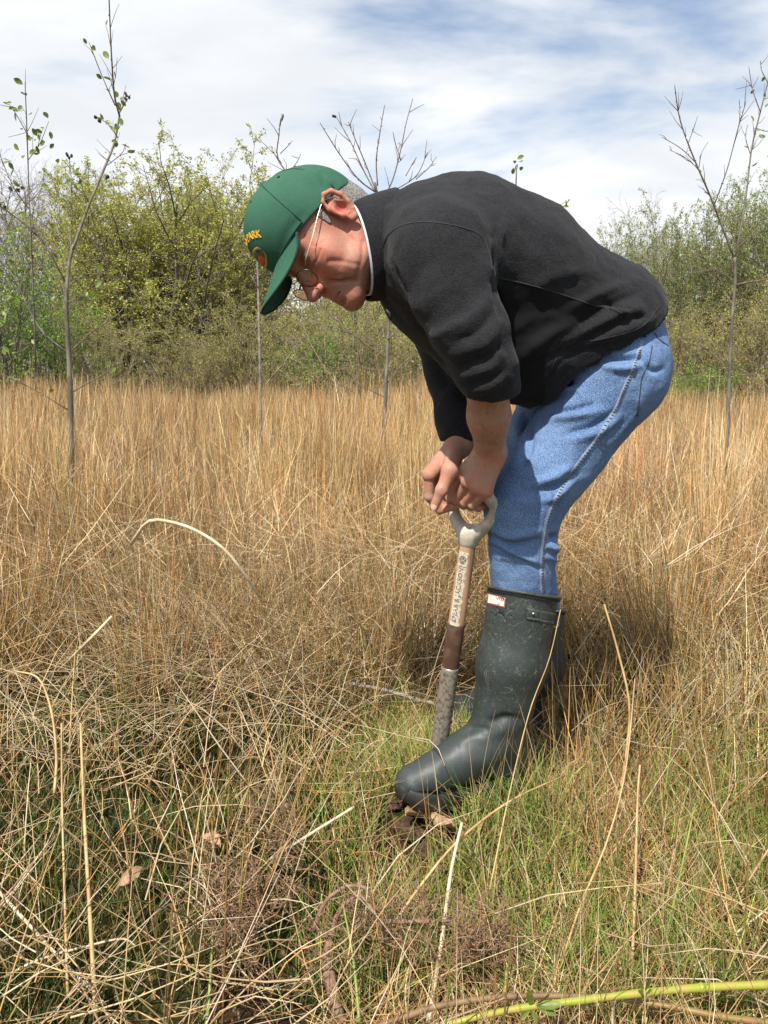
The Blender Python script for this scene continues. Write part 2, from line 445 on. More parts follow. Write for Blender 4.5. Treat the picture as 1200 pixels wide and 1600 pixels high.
def rubber_mat():
    m = bpy.data.materials.new('boot_rubber'); m.use_nodes = True; t = NT(m.node_tree); b = t.n['Principled BSDF']
    co = t.new('ShaderNodeTexCoord').outputs['Object']
    f = t.maprange(t.noise(co, 9, 5), .35, .68)
    c = t.mix(f, (.019, .026, .025), (.034, .043, .041))
    # pale scuffs left by the grass: thin wandering scratches
    sc = None
    for k, (s_, st, th) in enumerate(((20, (1, 1, .8), .006), (33, (.8, 1, 1), .008), (13, (1, 1, 1.3), .004))):
        n = t.noise(t.scalevec(co, st), s_, 2.2, .5, 1.6+k)
        l = t.maprange(t.math('ABSOLUTE', t.math('SUBTRACT', n, .5)), th, th*.25)
        l = t.math('MULTIPLY', l, t.maprange(t.noise(co, 22+9*k, 2), .42, .54))
        sc = l if sc is None else t.math('MAXIMUM', sc, l)
    sep_ = t.new('ShaderNodeSeparateXYZ'); t.link(co, sep_.inputs[0])
    sc = t.math('MULTIPLY', sc, t.maprange(sep_.outputs[2], .16, .26))
    c = t.mix(t.math('MULTIPLY', sc, .62), c, (.20, .20, .15))
    dust = t.math('MULTIPLY', t.maprange(t.noise(co, 900, 4), .50, .68), .12)
    c = t.mix(dust, c, (.13, .135, .115))
    t.link(c, b.inputs['Base Color'])
    r = t.math('ADD', t.math('MULTIPLY', t.noise(co, 45, 4), .35), .36); t.link(r, b.inputs['Roughness'])
    b.inputs['Specular IOR Level'].default_value = .5
    bn = t.new('ShaderNodeBump'); bn.inputs['Strength'].default_value = .25; bn.inputs['Distance'].default_value = .0015
    t.link(t.math('ADD', t.noise(co, 160, 4), t.math('MULTIPLY', t.noise(co, 28, 2), 1.2)), bn.inputs['Height']); t.link(bn.outputs[0], b.inputs['Normal'])
    return m
M_rubber = rubber_mat()
M_sole = mat('sole_rubber', (.014, .016, .016), .55, (.035, .033, .028), 40, bump=.3, bscale=120)
M_patch_red = mat('patch_red', (.33, .05, .035), .6)
M_patch_white = mat('patch_white', (.72, .66, .58), .6)
M_black = mat('black_print', (.02, .02, .02), .6)
M_buckle = mat('buckle_steel', (.45, .45, .42), .3, metal=1.0)

# ------------------------------------------------------------------ the man
FEET = A(.17, 1.56, 0.0)
person = empty('person', FEET, 'man in green cap and black fleece bending over to dig with a spade', 'person')

# --- head, in its own axes (x forward, y towards his left ear, z up), then turned into place
yaw = math.radians(24)
F0, U0 = nrm(A(-.505, 0, -.863)), nrm(A(-.863, 0, .505))
hx = math.cos(yaw)*F0+math.sin(yaw)*A(0, -1, 0); hz = U0; hy = np.cross(hz, hx)
HR = np.stack([hx, hy, hz], 1)                       # columns: the head's axes in the world
HO = P(531, 332, 1.335)-HR@A(-.004, .076, 0)
def H(v): return HO+np.asarray(v, float)@HR.T

h = SDF((-.125, -.105, -.20), (.150, .105, .15), .0017)
h.add(ell((-.004, 0, .046), (.097, .074, .083)), .01)
h.add(ell((.040, 0, -.020), (.054, .059, .074)), .03)
for s in (-1, 1):
    h.add(cone((-.002, s*.051, -.050), (.030, s*.046, -.074), .017, .017), .03)
    h.add(cone((.030, s*.046, -.074), (.077, s*.014, -.098), .017, .0155), .025)
    h.add(ball((.061, s*.047, -.016), .0185), .03)                    # cheek bone
    h.add(ell((.060, s*.040, -.046), (.022, .017, .028)), .02)        # cheek
h.add(ball((.0835, 0, -.0965), .0175), .022)                          # chin
h.add(ell((.080, 0, -.062), (.0205, .029, .027)), .02)                # muzzle
h.add(cone((.085, -.012, .036), (.085, .012, .036), .009, .009), .02)
for s in (-1, 1):
    h.add(cone((.087, s*.012, .036), (.074, s*.047, .036), .0085, .0085), .016)
    h.sub(ball((.0965, s*.031, .0155), .0125, (1, 1.35, .9)), .014)   # eye socket
    h.add(ball((.0755, s*.031, .0135), .0125, (.85, 1.15, .95)), .004)   # lowered lids
    h.sub(cone((.0885, s*.022, .0080), (.083, s*.043, .0090), .0009, .0009), .0022)   # the slit of the nearly closed eye
    h.sub(cone((.0885, s*.022, .0215), (.081, s*.044, .0225), .0008, .0008), .003)    # fold over the lid
    h.sub(cone((.087, s*.020, -.001), (.078, s*.044, -.006), .0010, .0008), .005)     # bag under the eye
h.add(cone((.0905, 0, .020), (.1165, 0, -.0235), .0072, .0108), .012)  # nose
h.add(ball((.1175, 0, -.0265), .0115), .006)
for s in (-1, 1):
    h.add(ell((.1035, s*.0125, -.0315), (.0105, .0070, .0080)), .006)
    h.sub(ball((.1085, s*.0072, -.0395), .0034, (1.3, 1, 1)), .003)    # nostril
    h.sub(cone((.0975, s*.0205, -.0245), (.094, s*.0195, -.039), .0008, .0008), .004)   # alar crease
    h.sub(cone((.094, s*.0225, -.034), (.070, s*.0425, -.088), .0020, .0024), .008)     # the deep line beside the mouth
    pass
h.add(cone((.0985, 0, -.0635), (.091, .017, -.0675), .0052, .0035), .005); h.add(cone((.0985, 0, -.0635), (.091, -.017, -.0675), .0052, .0035), .005)
h.add(cone((.0955, 0, -.0755), (.089, .016, -.0725), .0060, .0035), .005); h.add(cone((.0955, 0, -.0755), (.089, -.016, -.0725), .0060, .0035), .005)
for s in (-1, 1): chain_ = [(.1030, 0, -.0692), (.1000, s*.010, -.0695), (.0945, s*.018, -.0703), (.0885, s*.0235, -.0718)]; [h.sub(cone(a_, b_, .0013, .0013), .003) for a_, b_ in zip(chain_[:-1], chain_[1:])]
h.sub(cone((.100, -.012, -.0855), (.100, .012, -.0855), .002, .002), .008)
h.add(cone((-.022, 0, -.030), (-.036, 0, -.19), .056, .054, (1, .92, 1)), .03)  # neck
h.add(cone((.030, 0, -.080), (-.010, 0, -.19), .020, .022), .03)
# ears
for s in (-1, 1):
    def E(a, b, o): return A(-.006+a*.80+b*.10, s*(.0735+o), b*.98+a*-.12)
    h.add(ell(E(-.006, .004, .004), (.0125, .0055, .024), [(.98, s*-.15, .12), (s*.0, 1, 0), (-.12, 0, .98)]), .006)
    rim = [E(.008, .004, .004), E(.010, .018, .006), (E(.003, .031, .009)), E(-.010, .0345, .013), E(-.021, .026, .0165), E(-.0245, .010, .0165), E(-.021, -.006, .0135), E(-.013, -.018, .0095), E(-.003, -.0265, .006)]
    chain(h, rim, [.0034, .0036, .0037, .0040, .0042, .0040, .0037, .0040, .0060], .0035)
    h.add(ell(E(.000, -.024, .005), (.0075, .0045, .0085)), .005)                           # lobe
    anti = [E(-.004, .021, .006), E(-.013, .016, .0095), E(-.0155, .003, .011), E(-.011, -.010, .009), E(-.004, -.014, .008)]
    chain(h, anti, [.0026, .0030, .0032, .0032, .0034], .003)
    h.sub(ell(E(-.003, .000, .0115), (.0088, .0085, .0115)), .004)                          # bowl of the ear
    h.sub(ell(E(-.006, .0245, .012), (.0085, .0045, .0045)), .004)
    h.add(ell(E(.0065, -.006, .005), (.0045, .0045, .006)), .004)                           # tragus
HV, HF = h.mesh(1)
# lines of age pressed into the skin, drawn in profile: (x, z), width, depth
_N = vnormals(HV, HF); _D = np.zeros(len(HV))
for pl, wd, am in (([(.097, -.037), (.087, -.050), (.078, -.068), (.071, -.088)], .0032, -.0022), ([(.077, -.026), (.064, -.050), (.053, -.078)], .0040, -.0015), ([(.091, -.001), (.081, -.006), (.069, -.004)], .0020, -.0013),
                   ([(.067, .013), (.057, .019), (.047, .026)], .0016, -.0010), ([(.067, .009), (.056, .010), (.045, .012)], .0016, -.0010), ([(.067, .005), (.057, .001), (.048, -.004)], .0016, -.0010),
                   ([(.016, -.064), (.044, -.080), (.070, -.087)], .0050, -.0020), ([(.082, -.060), (.076, -.076), (.072, -.084)], .0060, .0016), ([(.060, -.060), (.056, -.074), (.050, -.084)], .0090, .0018),
                   ([(.012, -.020), (.018, -.040), (.020, -.056)], .0030, -.0008), ([(.066, .004), (.062, -.020), (.058, -.036)], .0100, .0012), ([(.088, -.050), (.086, -.056), (.082, -.064)], .0030, .0010)):
    q_ = smooth_line(pl, 14); bs = np.full(len(HV), 1e9)
    for a_, b_ in zip(q_[:-1], q_[1:]):
        ba = b_-a_; tt = np.clip(((HV[:, [0, 2]]-a_)@ba)/(ba@ba), 0, 1); bs = np.minimum(bs, np.hypot(*(HV[:, [0, 2]]-a_-tt[:, None]*ba).T))
    _D += am*np.exp(-(bs/wd)**2)*np.clip((np.abs(HV[:, 1])-.008)/.008, 0, 1)*(np.abs(HV[:, 1]) < .072)
HV = HV+_N*_D[:, None]
HV[:, 0] *= np.where(HV[:, 0] > .02, .955+.045*np.clip(1-(HV[:, 0]-.02)/.05, 0, 1), 1)
HV[:, 2] *= np.where(HV[:, 2] < -.01, .87+.13*np.clip(1-(-.01-HV[:, 2])/.04, 0, 1), 1)
HN = vnormals(HV, HF)
# skin colour: warm cheeks, nose and ears, grey-brown shaven jaw
tint = np.tile(A(.41, .220, .155), (len(HV), 1))
def blush(c, r, col, w_):
    global tint
    d = np.linalg.norm((HV-A(*c))/A(*r), axis=1); f = np.clip(1.0-d, 0, 1)[:, None]**.8*w_
    tint = tint*(1-f)+A(*col)*f
for s in (-1, 1):
    blush((.065, s*.045, -.022), (.045, .04, .04), (.52, .205, .145), .8)
    blush((-.006, s*.086, .004), (.035, .022, .05), (.50, .195, .135), .85)
    blush((-.009, s*.076, .002), (.012, .014, .016), (.42, .085, .06), .9)
blush((.115, 0, -.025), (.035, .03, .035), (.52, .185, .15), .9)
blush((.060, 0, -.090), (.075, .085, .050), (.36, .195, .145), .75)
blush((.096, 0, -.0695), (.012, .026, .012), (.40, .15, .12), .8)
head_world = H(HV)

# --- arms and hands
def forearm_hand(left):
    if left:
        el, wr = P(761, 573, 1.268), P(766, 708, 1.385)
        s_ = SDF(P(690, 800, 1.36)-A(.02, .10, .03), P(812, 540, 1.30)+A(.03, .16, .02), .0015)
    else:
        el, wr = P(712, 585, 1.60), P(719, 694, 1.50)
        s_ = SDF(P(655, 820, 1.46)-A(.02, .08, .02), P(760, 570, 1.55)+A(.03, .14, .02), .0015)
    return s_, el, wr
BAR = P(729, 768, 1.44); e_ = nrm(A(.72, -.69, -.03)); up = A(0, 0, 1); f_ = nrm(A(-.69, -.72, 0))
sL, el, wr = forearm_hand(True)
mid = el*.45+wr*.55
sL.add(cone(el, mid, .0385, .0340), .01); sL.add(cone(mid, wr, .0340, .0262), .02)
sL.add(cone(wr, wr*.5+P(752, 738, 1.395)*.5, .0262, .0255), .015)
mcpL = [P(720, 741, 1.415), P(732, 752, 1.392), P(746, 762, 1.378), P(760, 768, 1.372)]
for i, mc in enumerate(mcpL):
    sL.add(cone(wr+(i-1.5)*A(.003, -.002, 0), mc, .020, (.0132, .0138, .0132, .012)[i]), .012)
for i, mc in enumerate(mcpL):
    r0 = (.0098, .0102, .0098, .0088)[i]
    b_ = BAR+e_*((-.022, -.004, .014, .031)[i])
    pip = b_+f_*.021-up*(.013+.002*i); dip = b_+f_*.003-up*.0265; tip = b_-f_*.016-up*.022
    sL.add(ball(mc, (.0118, .0124, .0118, .0106)[i]), .006)
    chain(sL, [mc, pip, dip, tip], [r0*1.06, r0*.94, r0*.88, r0*.78], .0015)
    sL.add(ball(pip, r0*1.03), .002)
thL = [wr+A(-.010, .012, -.015), P(722, 738, 1.448), BAR-e_*.034+up*.017-f_*.012, BAR-e_*.030+up*.004+f_*.012]
chain(sL, thL, [.018, .0145, .011, .0088], .010)
for a_, b_ in ((0, .3), (1, .35), (2, .35)):                            # tendons on the back of the hand
    sL.add(cone(wr*.6+mcpL[a_]*.4+nrm(A(-.3, -.9, .3))*.012, mcpL[a_]+nrm(A(-.4, -.8, .4))*.008, .002, .0038), .008)
LV, LF = sL.mesh(1)
sR, elr, wrr = forearm_hand(False)
sR.add(cone(elr, wrr, .042, .0265), .01)
mcpR = [P(671, 742, 1.430), P(676, 737, 1.452), P(684, 736, 1.474), P(693, 738, 1.494)]
for i, mc in enumerate(mcpR):
    sR.add(cone(wrr+A(-.002, -.010+.008*i, 0), mc, .0215, (.0135, .0138, .013, .012)[i]), .012)
    sR.add(ball(mc, (.0118, .0122, .0116, .0105)[i]), .006)
    r0 = (.0098, .0102, .0098, .0088)[i]
    pip = mc+A(-.003+.004*i, 0, -.040); dip = mc+A(.012+.003*i, .002, -.057); tip = mc+A(.036+.003*i, .004, -.060)
    if i == 0: pip, dip, tip = P(671, 776, 1.432), P(687, 797, 1.436), P(714, 790, 1.440)
    if i == 1: pip, dip, tip = P(676, 774, 1.452), P(694, 793, 1.452), P(722, 783, 1.452)
    chain(sR, [mc, pip, dip, tip], [r0*1.06, r0*.94, r0*.88, r0*.78], .0015)
    sR.add(ball(pip, r0*1.03), .002)
thR = [wrr+A(-.012, -.030, -.012), P(703, 735, 1.402), P(690, 766, 1.392), P(679, 791, 1.394)]
chain(sR, thR, [.019, .0145, .0102, .0084], .008)
sR.add(ball(thR[2], .0110), .003)
for a_ in (0, 1, 2):
    sR.add(cone(wrr*.6+mcpR[a_]*.4+nrm(A(-.6, -.3, .6))*.012, mcpR[a_]+nrm(A(-.6, -.4, .6))*.007, .002, .0038), .008)
RV, RF = sR.mesh(1)

# --- trunk and legs under the clothes, coarse
SP = [P(600, 376, 1.405), P(662, 390, 1.435), P(722, 402, 1.46), P(800, 433, 1.49), P(872, 476, 1.52), P(925, 508, 1.545)]
hipL, hipR = P(962, 585, 1.475), P(893, 602, 1.655)
kneL, kneR = P(815, 795, 1.455), P(806, 772, 1.69)
botL, botR = P(818, 935, 1.475), P(836, 955, 1.735)
shL, shR = P(688, 396, 1.295), P(668, 412, 1.585)
ankL, ankR = A(.225, 1.455, .165), A(.322, 1.758, .12)
t_ = SDF((-.12, 1.10, -.02), (.62, 1.95, 1.28), .008)
chain(t_, SP, [.055, .075, .105, .10, .10, .08], .03, (1, 1.25, 1))
t_.add(cone(hipL, kneL, .08, .052), .03); t_.add(cone(hipR, kneR, .08, .052), .03)
chain(t_, [kneL, botL, ankL], [.048, .044, .034], .02); chain(t_, [kneR, botR, ankR-A(0, 0, .03)], [.048, .042, .028], .02)
t_.add(cone(ankL-A(0, 0, .03), A(.09, 1.403, .095), .030, .022), .01); t_.add(cone(ankR-A(0, 0, .04), A(.19, 1.826, .04), .026, .020), .01)
t_.add(cone(SP[2], shL, .07, .05), .03); t_.add(cone(SP[2], shR, .07, .05), .03)
t_.add(cone(shL, el, .05, .036), .03); t_.add(cone(shR, elr, .05, .036), .03)
t_.add(cone(SP[1], H((-.026, 0, -.13)), .06, .045), .03)
TV, TF = t_.mesh(1)

def temp(V, F, tint_):
    me = mesh_from('piece', V-FEET, F, True, tint_)
    o = bpy.data.objects.new('piece', me); COL.objects.link(o); o.location = FEET
    return o
base_col = A(.43, .21, .14)
def hand_tint(V, knuckles, nails=()):
    t = np.tile(A(.42, .245, .170), (len(V), 1))
    for k in knuckles:
        f = np.clip(1-np.linalg.norm(V-k, axis=1)/.022, 0, 1)[:, None]*.6; t = t*(1-f)+A(.46, .215, .155)*f
    for k in nails:
        f = (np.linalg.norm(V-k, axis=1) < .0062)[:, None]*.8; t = t*(1-f)+A(.62, .36, .28)*f
    return t
body = temp(TV, TF, np.tile(base_col, (len(TV), 1)))
pieces = [temp(head_world, HF, tint), temp(LV, LF, hand_tint(LV, mcpL)),
          temp(RV, RF, hand_tint(RV, mcpR, [thR[3]+A(-.004, -.0085, -.001)]))]
bpy.context.view_layer.update()
for p_ in pieces:
    md = body.modifiers.new('union', 'BOOLEAN'); md.operation = 'UNION'; md.object = p_
    try: md.solver = 'MANIFOLD'
    except TypeError: md.solver = 'EXACT'
bpy.context.view_layer.update()
dg = bpy.context.evaluated_depsgraph_get()
bm_ = bpy.data.meshes.new_from_object(body.evaluated_get(dg)); bm_.name = 'body'
body.modifiers.clear(); body.data = bm_; body.name = 'body'; body.parent = person; body.location = (0, 0, 0)
bm_.materials.clear(); bm_.materials.append(M_skin)
bm_.polygons.foreach_set('material_index', np.zeros(len(bm_.polygons), np.int32)); bm_.polygons.foreach_set('use_smooth', np.ones(len(bm_.polygons), bool))
ORIG[body] = FEET
_n = len(bm_.vertices); _c = np.zeros(_n*4, np.float32); bm_.color_attributes['tint'].data.foreach_get('color', _c); _c = _c.reshape(-1, 4)
_c[_c[:, 0] < .25] = (.44, .22, .15, 1); _c[:, 3] = 1; bm_.color_attributes['tint'].data.foreach_set('color', _c.ravel())
print('body verts', len(bm_.vertices), 'from', len(TV)+len(HV)+len(LV)+len(RV), 'attr', [a.name for a in bm_.color_attributes])
for p_ in pieces: bpy.data.objects.remove(p_)

# --- fine dark hairs on the bare forearm
lines, rad = [], []
hr = np.random.default_rng(6); LN = vnormals(LV, LF)
ok = np.where(LV[:, 2] > wr[2]-.02)[0]
for i in hr.choice(ok, 600):
    p = LV[i]; n_ = LN[i]; d = nrm(n_*.45+A(-.1, 0, -1)+hr.normal(0, .25, 3)); lines.append(np.stack([p, p+d*.0025+n_*.0006, p+d*.0055])); rad.append(np.array([.00022, .00018, .0001]))
mk('arm_hair', *tubes(lines, rad, 3, cap=False), mat('dark_hair', (.13, .075, .045), .7), person)['kind'] = 'stuff'

# --- thumb nail of the far hand
nd = nrm(thR[3]-thR[2]); ncam = nrm(A(0, 0, CAM_H)-thR[3]); ncam = nrm(ncam-nd*(ncam@nd)); nsd = np.cross(nd, ncam); nc = thR[3]+nd*.0015+ncam*.0073
s_ = SDF(nc-.012, nc+.012, .0007); s_.add(ell(nc, (.0068, .0052, .0018), [nd, nsd, ncam]), .001); V, F = s_.mesh(1)
mk('thumb_nail', V, F, mat('nail', (.56, .36, .28), .35), person)

# --- hair: nape, sides
hs = SDF((-.125, -.10, -.07), (.06, .10, .06), .0022)
hs.add(ell((-.006, 0, .044), (.0995, .0768, .087)), .005)
hs.add(cone((-.055, 0, -.005), (-.060, 0, -.05), .050, .040, (1, .95, 1)), .02)
hs.half(A(-.012, 0, 0), A(1, 0, .25), .004)
for s in (-1, 1):
    hs.add(cone((.012, s*.0705, .030), (.015, s*.0672, .008), .0090, .0050, (1, .5, 1)), .004)   # sideburn
    hs.sub(ell((-.010, s*.084, .002), (.022, .018, .034)), .004)
V, F = hs.mesh(2)
mk('hair', H(V), F, M_hair, person)

# --- eyebrows
for s in (-1, 1):
    lines, rad = [], []
    for i in range(42):
        q = rng.random(); y = .014+q*.034; x = .0965-.012*q**1.4; z = .037+.004*math.sin(q*2.6)+rng.normal(0, .0016)
        a = A(x, s*y, z); b = a+A(-.0012*q+.002, s*(.006), .0035-.003*q)+rng.normal(0, .0007, 3)
        lines.append(H(np.stack([a, (a+b)/2+HR.T@A(0, 0, 0), b]))); rad.append([.0004, .00035, .0001])
    V, F = tubes(lines, rad, 3); mk('eyebrow', V, F, M_hair, person)['kind'] = 'stuff'

# --- cap
ct = math.radians(11)
CR = np.array([[math.cos(ct), 0, -math.sin(ct)], [0, 1, 0], [math.sin(ct), 0, math.cos(ct)]])   # the cap tips up in front
CO = A(.004, 0, .030)
def CW(v): return H(CO+.96*np.asarray(v, float)@CR.T)
c = SDF((-.125, -.10, -.012), (.135, .10, .135), .002)
c.add(ell((-.002, 0, .018), (.109, .0835, .098)), .01)
c.add(ell((.030, 0, .045), (.078, .070, .068)), .03)
c.half(A(0, 0, -.001), A(-.03, 0, -1), .003)
c.sub(ell((-.002, 0, .016), (.105, .0795, .093)), .002); c.half(A(0, 0, -.0), A(0, 0, -1), .001)
V, F = c.mesh(2)
N = vnormals(V, F)
capW = CW(V); N2 = N@CR.T@HR.T
capW = fold(capW, N2, F, [([(470, 268), (500, 276), (520, 290)], 7, .0022), ([(405, 300), (420, 282), (450, 268)], 6, -.0016), ([(440, 395), (452, 360), (480, 330)], 8, -.002),
                          ([(452, 402), (470, 372), (505, 340)], 6, .002), ([(500, 268), (508, 290), (528, 296)], 5, -.002)])
cap = mk('cap', capW, F, M_cap, person)
cb = bvh_of(V, F)
def on_cap(az, elv, lift=.0006):
    d = Vector((math.cos(az)*math.cos(elv), math.sin(az)*math.cos(elv), math.sin(elv)))
    o = Vector((0, 0, .02)); hit = cb.ray_cast(o+d*.4, -d, .5)
    return np.array(hit[0])+np.array(d)*lift if hit[0] is not None else np.array(o+d*.1)
lines = []
for az in (0, 60, 120, 180, 240, 300):
    if az == 0: continue
    lines.append(CW([on_cap(math.radians(az), math.radians(q), .0003) for q in np.linspace(-8, 88, 26)]))
V, F = tubes(lines, [np.full(26, .0007)]*len(lines), 4); mk('panel_seam', V, F, M_capdark, cap)
for az in (30, 90, 150, 210, 270, 330):
    q = on_cap(math.radians(az), math.radians(52), .0004); nn = nrm(q-A(0, 0, .02))
    V, F = tubes([CW(np.stack([q-nn*.002, q+nn*.0006]))], [np.full(2, .0022)], 10); mk('eyelet', V, F, M_capdark, cap)
b_ = SDF((-.012, -.012, -.012), (.012, .012, .012), .001); b_.add(ell((0, 0, 0), (.0100, .0100, .0065)), .001); V, F = b_.mesh(1)
mk('button', CW(V+on_cap(0, math.radians(89.5), .002)), F, M_cap, cap)
# brim: a curved peak with thickness
nu, nv = 41, 16
def brim_pt(a, r, top):
    az = a*math.radians(56)
    x0, y0 = .100*math.cos(az)+.002, .0825*math.sin(az)
    ext = (1-abs(a)**2.0)**.9 if abs(a) < 1 else 0
    ln = .078*ext+.006
    x = x0+ln*r*(.93+.07*math.cos(az)); y = y0*(1+.02*r)
    z = .004-.006*(y/.082)**2-(.030*(y/.082)**2+.038)*max(r, 0)*ext**.6+(.0032 if top else 0)
    return (x, y, z)
pts = [brim_pt(a, r, tp) for tp in (1, 0) for a in np.linspace(-1, 1, nu) for r in np.linspace(-.10, 1, nv)]
g = np.arange(nu*nv*2).reshape(2, nu, nv)
F = [np.stack([g[0, :-1, :-1], g[0, 1:, :-1], g[0, 1:, 1:], g[0, :-1, 1:]], -1).reshape(-1, 4)[:, ::-1],
     np.stack([g[1, :-1, :-1], g[1, 1:, :-1], g[1, 1:, 1:], g[1, :-1, 1:]], -1).reshape(-1, 4)]
rim_ = [np.stack([g[0, :-1, k], g[0, 1:, k], g[1, 1:, k], g[1, :-1, k]], -1) for k in (nv-1,)]
V = CW(np.array(pts)); F = [np.concatenate(F+rim_+[np.stack([g[0, k, :-1], g[0, k, 1:], g[1, k, 1:], g[1, k, :-1]], -1) for k in (0, nu-1)])]
brim = mk('brim', V, F, M_cap, cap)
V, F = tubes([CW([brim_pt(a, 1.0, 1) for a in np.linspace(-1, 1, nu)]-A(0, 0, .0016))], [np.full(nu, .0021)], 6); mk('brim_edge', V, F, M_capdark, cap)
V, F = tubes([CW([on_cap(a*math.radians(60), math.radians(-9), .0009) for a in np.linspace(-1, 1, nu)])], [np.full(nu, .0011)], 5); mk('brim_seam', V, F, M_capdark, cap)
# yellow words and a small badge, embroidered
TVt, TFt = text_mesh('WOOD PARK', .0150, .0008, .0003, 1.05)
def wrap(p, e0, arc=.0):
    th = p[0]/.060; az = (.060+p[1])*math.sin(th)/.098; elv = e0+((.060+p[1])*math.cos(th)-.060)/.098
    return on_cap(az, elv, .0007+p[2]*.6)
mk('lettering', CW(np.array([wrap(p, math.radians(26), 3.0) for p in TVt])), TFt, M_yellow, cap, smooth=False)
def badge(name, outline, m, lift):
    """a stitched shape: outline in metres on the cap front, filled as a fan of rings"""
    o_ = smooth_line(list(outline)+[outline[0]], 33)[:-1]*.78; cen = o_.mean(0); V = []; n = len(o_)
    for fr in (1.0, .66, .33): V += [on_cap((cen+(q-cen)*fr)[0]/.098, math.radians(8)+(cen+(q-cen)*fr)[1]/.098, lift if fr < 1 else 0) for q in o_]
    V.append(on_cap(cen[0]/.098, math.radians(8)+cen[1]/.098, lift))
    F = [(r*n+i, r*n+(i+1) % n, (r+1)*n+(i+1) % n, (r+1)*n+i) for r in (0, 1) for i in range(n)]+[(2*n+i, 2*n+(i+1) % n, 3*n) for i in range(n)]
    mk(name, CW(np.array(V)), F, m, cap)
badge('badge_rim', [A(-.030, 0), A(-.024, .013), A(0, .019), A(.024, .013), A(.031, 0), A(.024, -.013), A(0, -.019), A(-.024, -.013)], M_yellow, .0006)
badge('badge_ground', [A(-.0285, 0), A(-.0225, .0115), A(0, .0172), A(.0225, .0115), A(.0293, 0), A(.0225, -.0115), A(0, -.0172), A(-.0225, -.0115)], M_olive, .0011)
badge('badge_figure', [A(-.022, -.008), A(-.010, .002), A(.010, .004), A(.020, -.004), A(.016, -.0125), A(0, -.0155), A(-.016, -.013)], M_orange, .0017)
badge('badge_stripe', [A(.012, .009), A(.018, .0115), A(.025, .006), A(.027, .001), A(.020, .004)], M_navy, .0018)

# --- spectacles: wire frame, two lenses, slipped down the nose
gt = math.radians(-17)
gx, gz = A(math.cos(gt), 0, math.sin(gt)), A(-math.sin(gt), 0, math.cos(gt))
GO = A(.106, 0, -.003)
def G(x, y, z): return GO+gx*x+A(0, y, 0)+gz*z
lines, rad = [], []
rims = []
for s in (-1, 1):
    a = np.linspace(0, 2*math.pi, 41)
    rr = np.array([G(-.004*abs(.0215*math.cos(q)+.031)/.031+.004, s*(.031+.0225*math.cos(q)), -.002+.0175*math.sin(q)) for q in a])
    rims.append(rr); lines.append(H(rr)); rad.append(np.full(41, .0009))
V, F = tubes(lines, rad, 6, cap=False)
lines2 = [H(smooth_line([G(0, -.009, .004), G(.006, 0, .007), G(0, .009, .004)], 11))]; rad2 = [np.full(11, .0008)]
V2, F2 = tubes(lines2, rad2, 6)
glasses = mk('glasses', *join([(V, F), (V2, F2)]), M_gunmetal, person)
lines, rad = [], []
for s in (-1, 1):
    tp = smooth_line([G(-.009, s*.0555, .006), G(-.016, s*.066, .007), A(.060, s*.0745, .016), A(.018, s*.0785, .028), A(-.004, s*.0800, .031), A(-.019, s*.0790, .020), A(-.027, s*.0765, .002)], 30)
    lines.append(H(tp)); rad.append(np.full(30, .0009))
for l, r in zip(lines, rad): mk('temple', *tubes([l], [r], 6), M_wire, glasses)
for s, rr in zip((-1, 1), rims):
    cen = rr[:-1].mean(0); V = np.vstack([rr[:-1], [cen+A(.0012, 0, 0)]]); n = len(rr)-1
    o = mk('lens', H(V), [(i, (i+1) % n, n) for i in range(n)], M_glass, glasses)
lines = [H(smooth_line([G(0, s*.010, .000), G(-.006, s*.0115, -.003), G(-.009, s*.0095, -.008)], 8)) for s in (-1, 1)]
V, F = tubes(lines, [np.linspace(.0005, .0022, 8)]*2, 6); mk('nose_pad', V, F, M_glass, glasses)
def cyl(a, b, r):
    a = np.array(a, float); b = np.array(b, float); L = np.linalg.norm(b-a); d = (b-a)/L
    def f(X, Y, Z):
        x, y, z = X-a[0], Y-a[1], Z-a[2]; t = x*d[0]+y*d[1]+z*d[2]
        q = np.sqrt(np.maximum((x-t*d[0])**2+(y-t*d[1])**2+(z-t*d[2])**2, 0))
        return np.maximum(q-r, np.abs(t-L/2)-L/2)
    return (np.minimum(a, b)-r, np.maximum(a, b)+r), f
# --- shirt collar
def ring_tube(cen, ax, major, minor, rmaj, rmin, length, n=48, flare=0.0, thick=.003, m=6, lean=0.0):
    """an upright cloth collar: an oval band with thickness"""
    ax, major, minor = nrm(ax), nrm(major), nrm(minor); V = []
    for th in (0, 1):
        for j in range(m):
            s = j/(m-1); k = 1+flare*s
            for i in range(n):
                a = 2*math.pi*i/n
                q = cen+ax*length*(s-.5)+major*math.cos(a)*(rmaj*k-th*thick)+minor*math.sin(a)*(rmin*k-th*thick)+major*lean*s
                V.append(q)
    g = np.arange(2*m*n).reshape(2, m, n); nx = np.roll(g, -1, 2)
    F = [np.stack([g[0, :-1], nx[0, :-1], nx[0, 1:], g[0, 1:]], -1).reshape(-1, 4), np.stack([g[1, :-1], g[1, 1:], nx[1, 1:], nx[1, :-1]], -1).reshape(-1, 4)]
    for j in (0, m-1):
        q = np.stack([g[0, j], nx[0, j], nx[1, j], g[1, j]], -1); F.append(q if j else q[:, ::-1])
    return np.array(V), [np.concatenate(F)]
cA = P(557, 296, 1.375); cB = P(594, 462, 1.365); cc = (cA+cB)/2+A(.0, .03, 0)
cmaj = nrm(cB-cA); cax = nrm(np.cross(cmaj, A(0, 1, 0))); cax = cax if cax[0] < 0 else -cax; cax = nrm(cax+A(0, -.25, 0)); cmin = nrm(np.cross(cax, cmaj))
rM = np.linalg.norm(cB-cA)/2
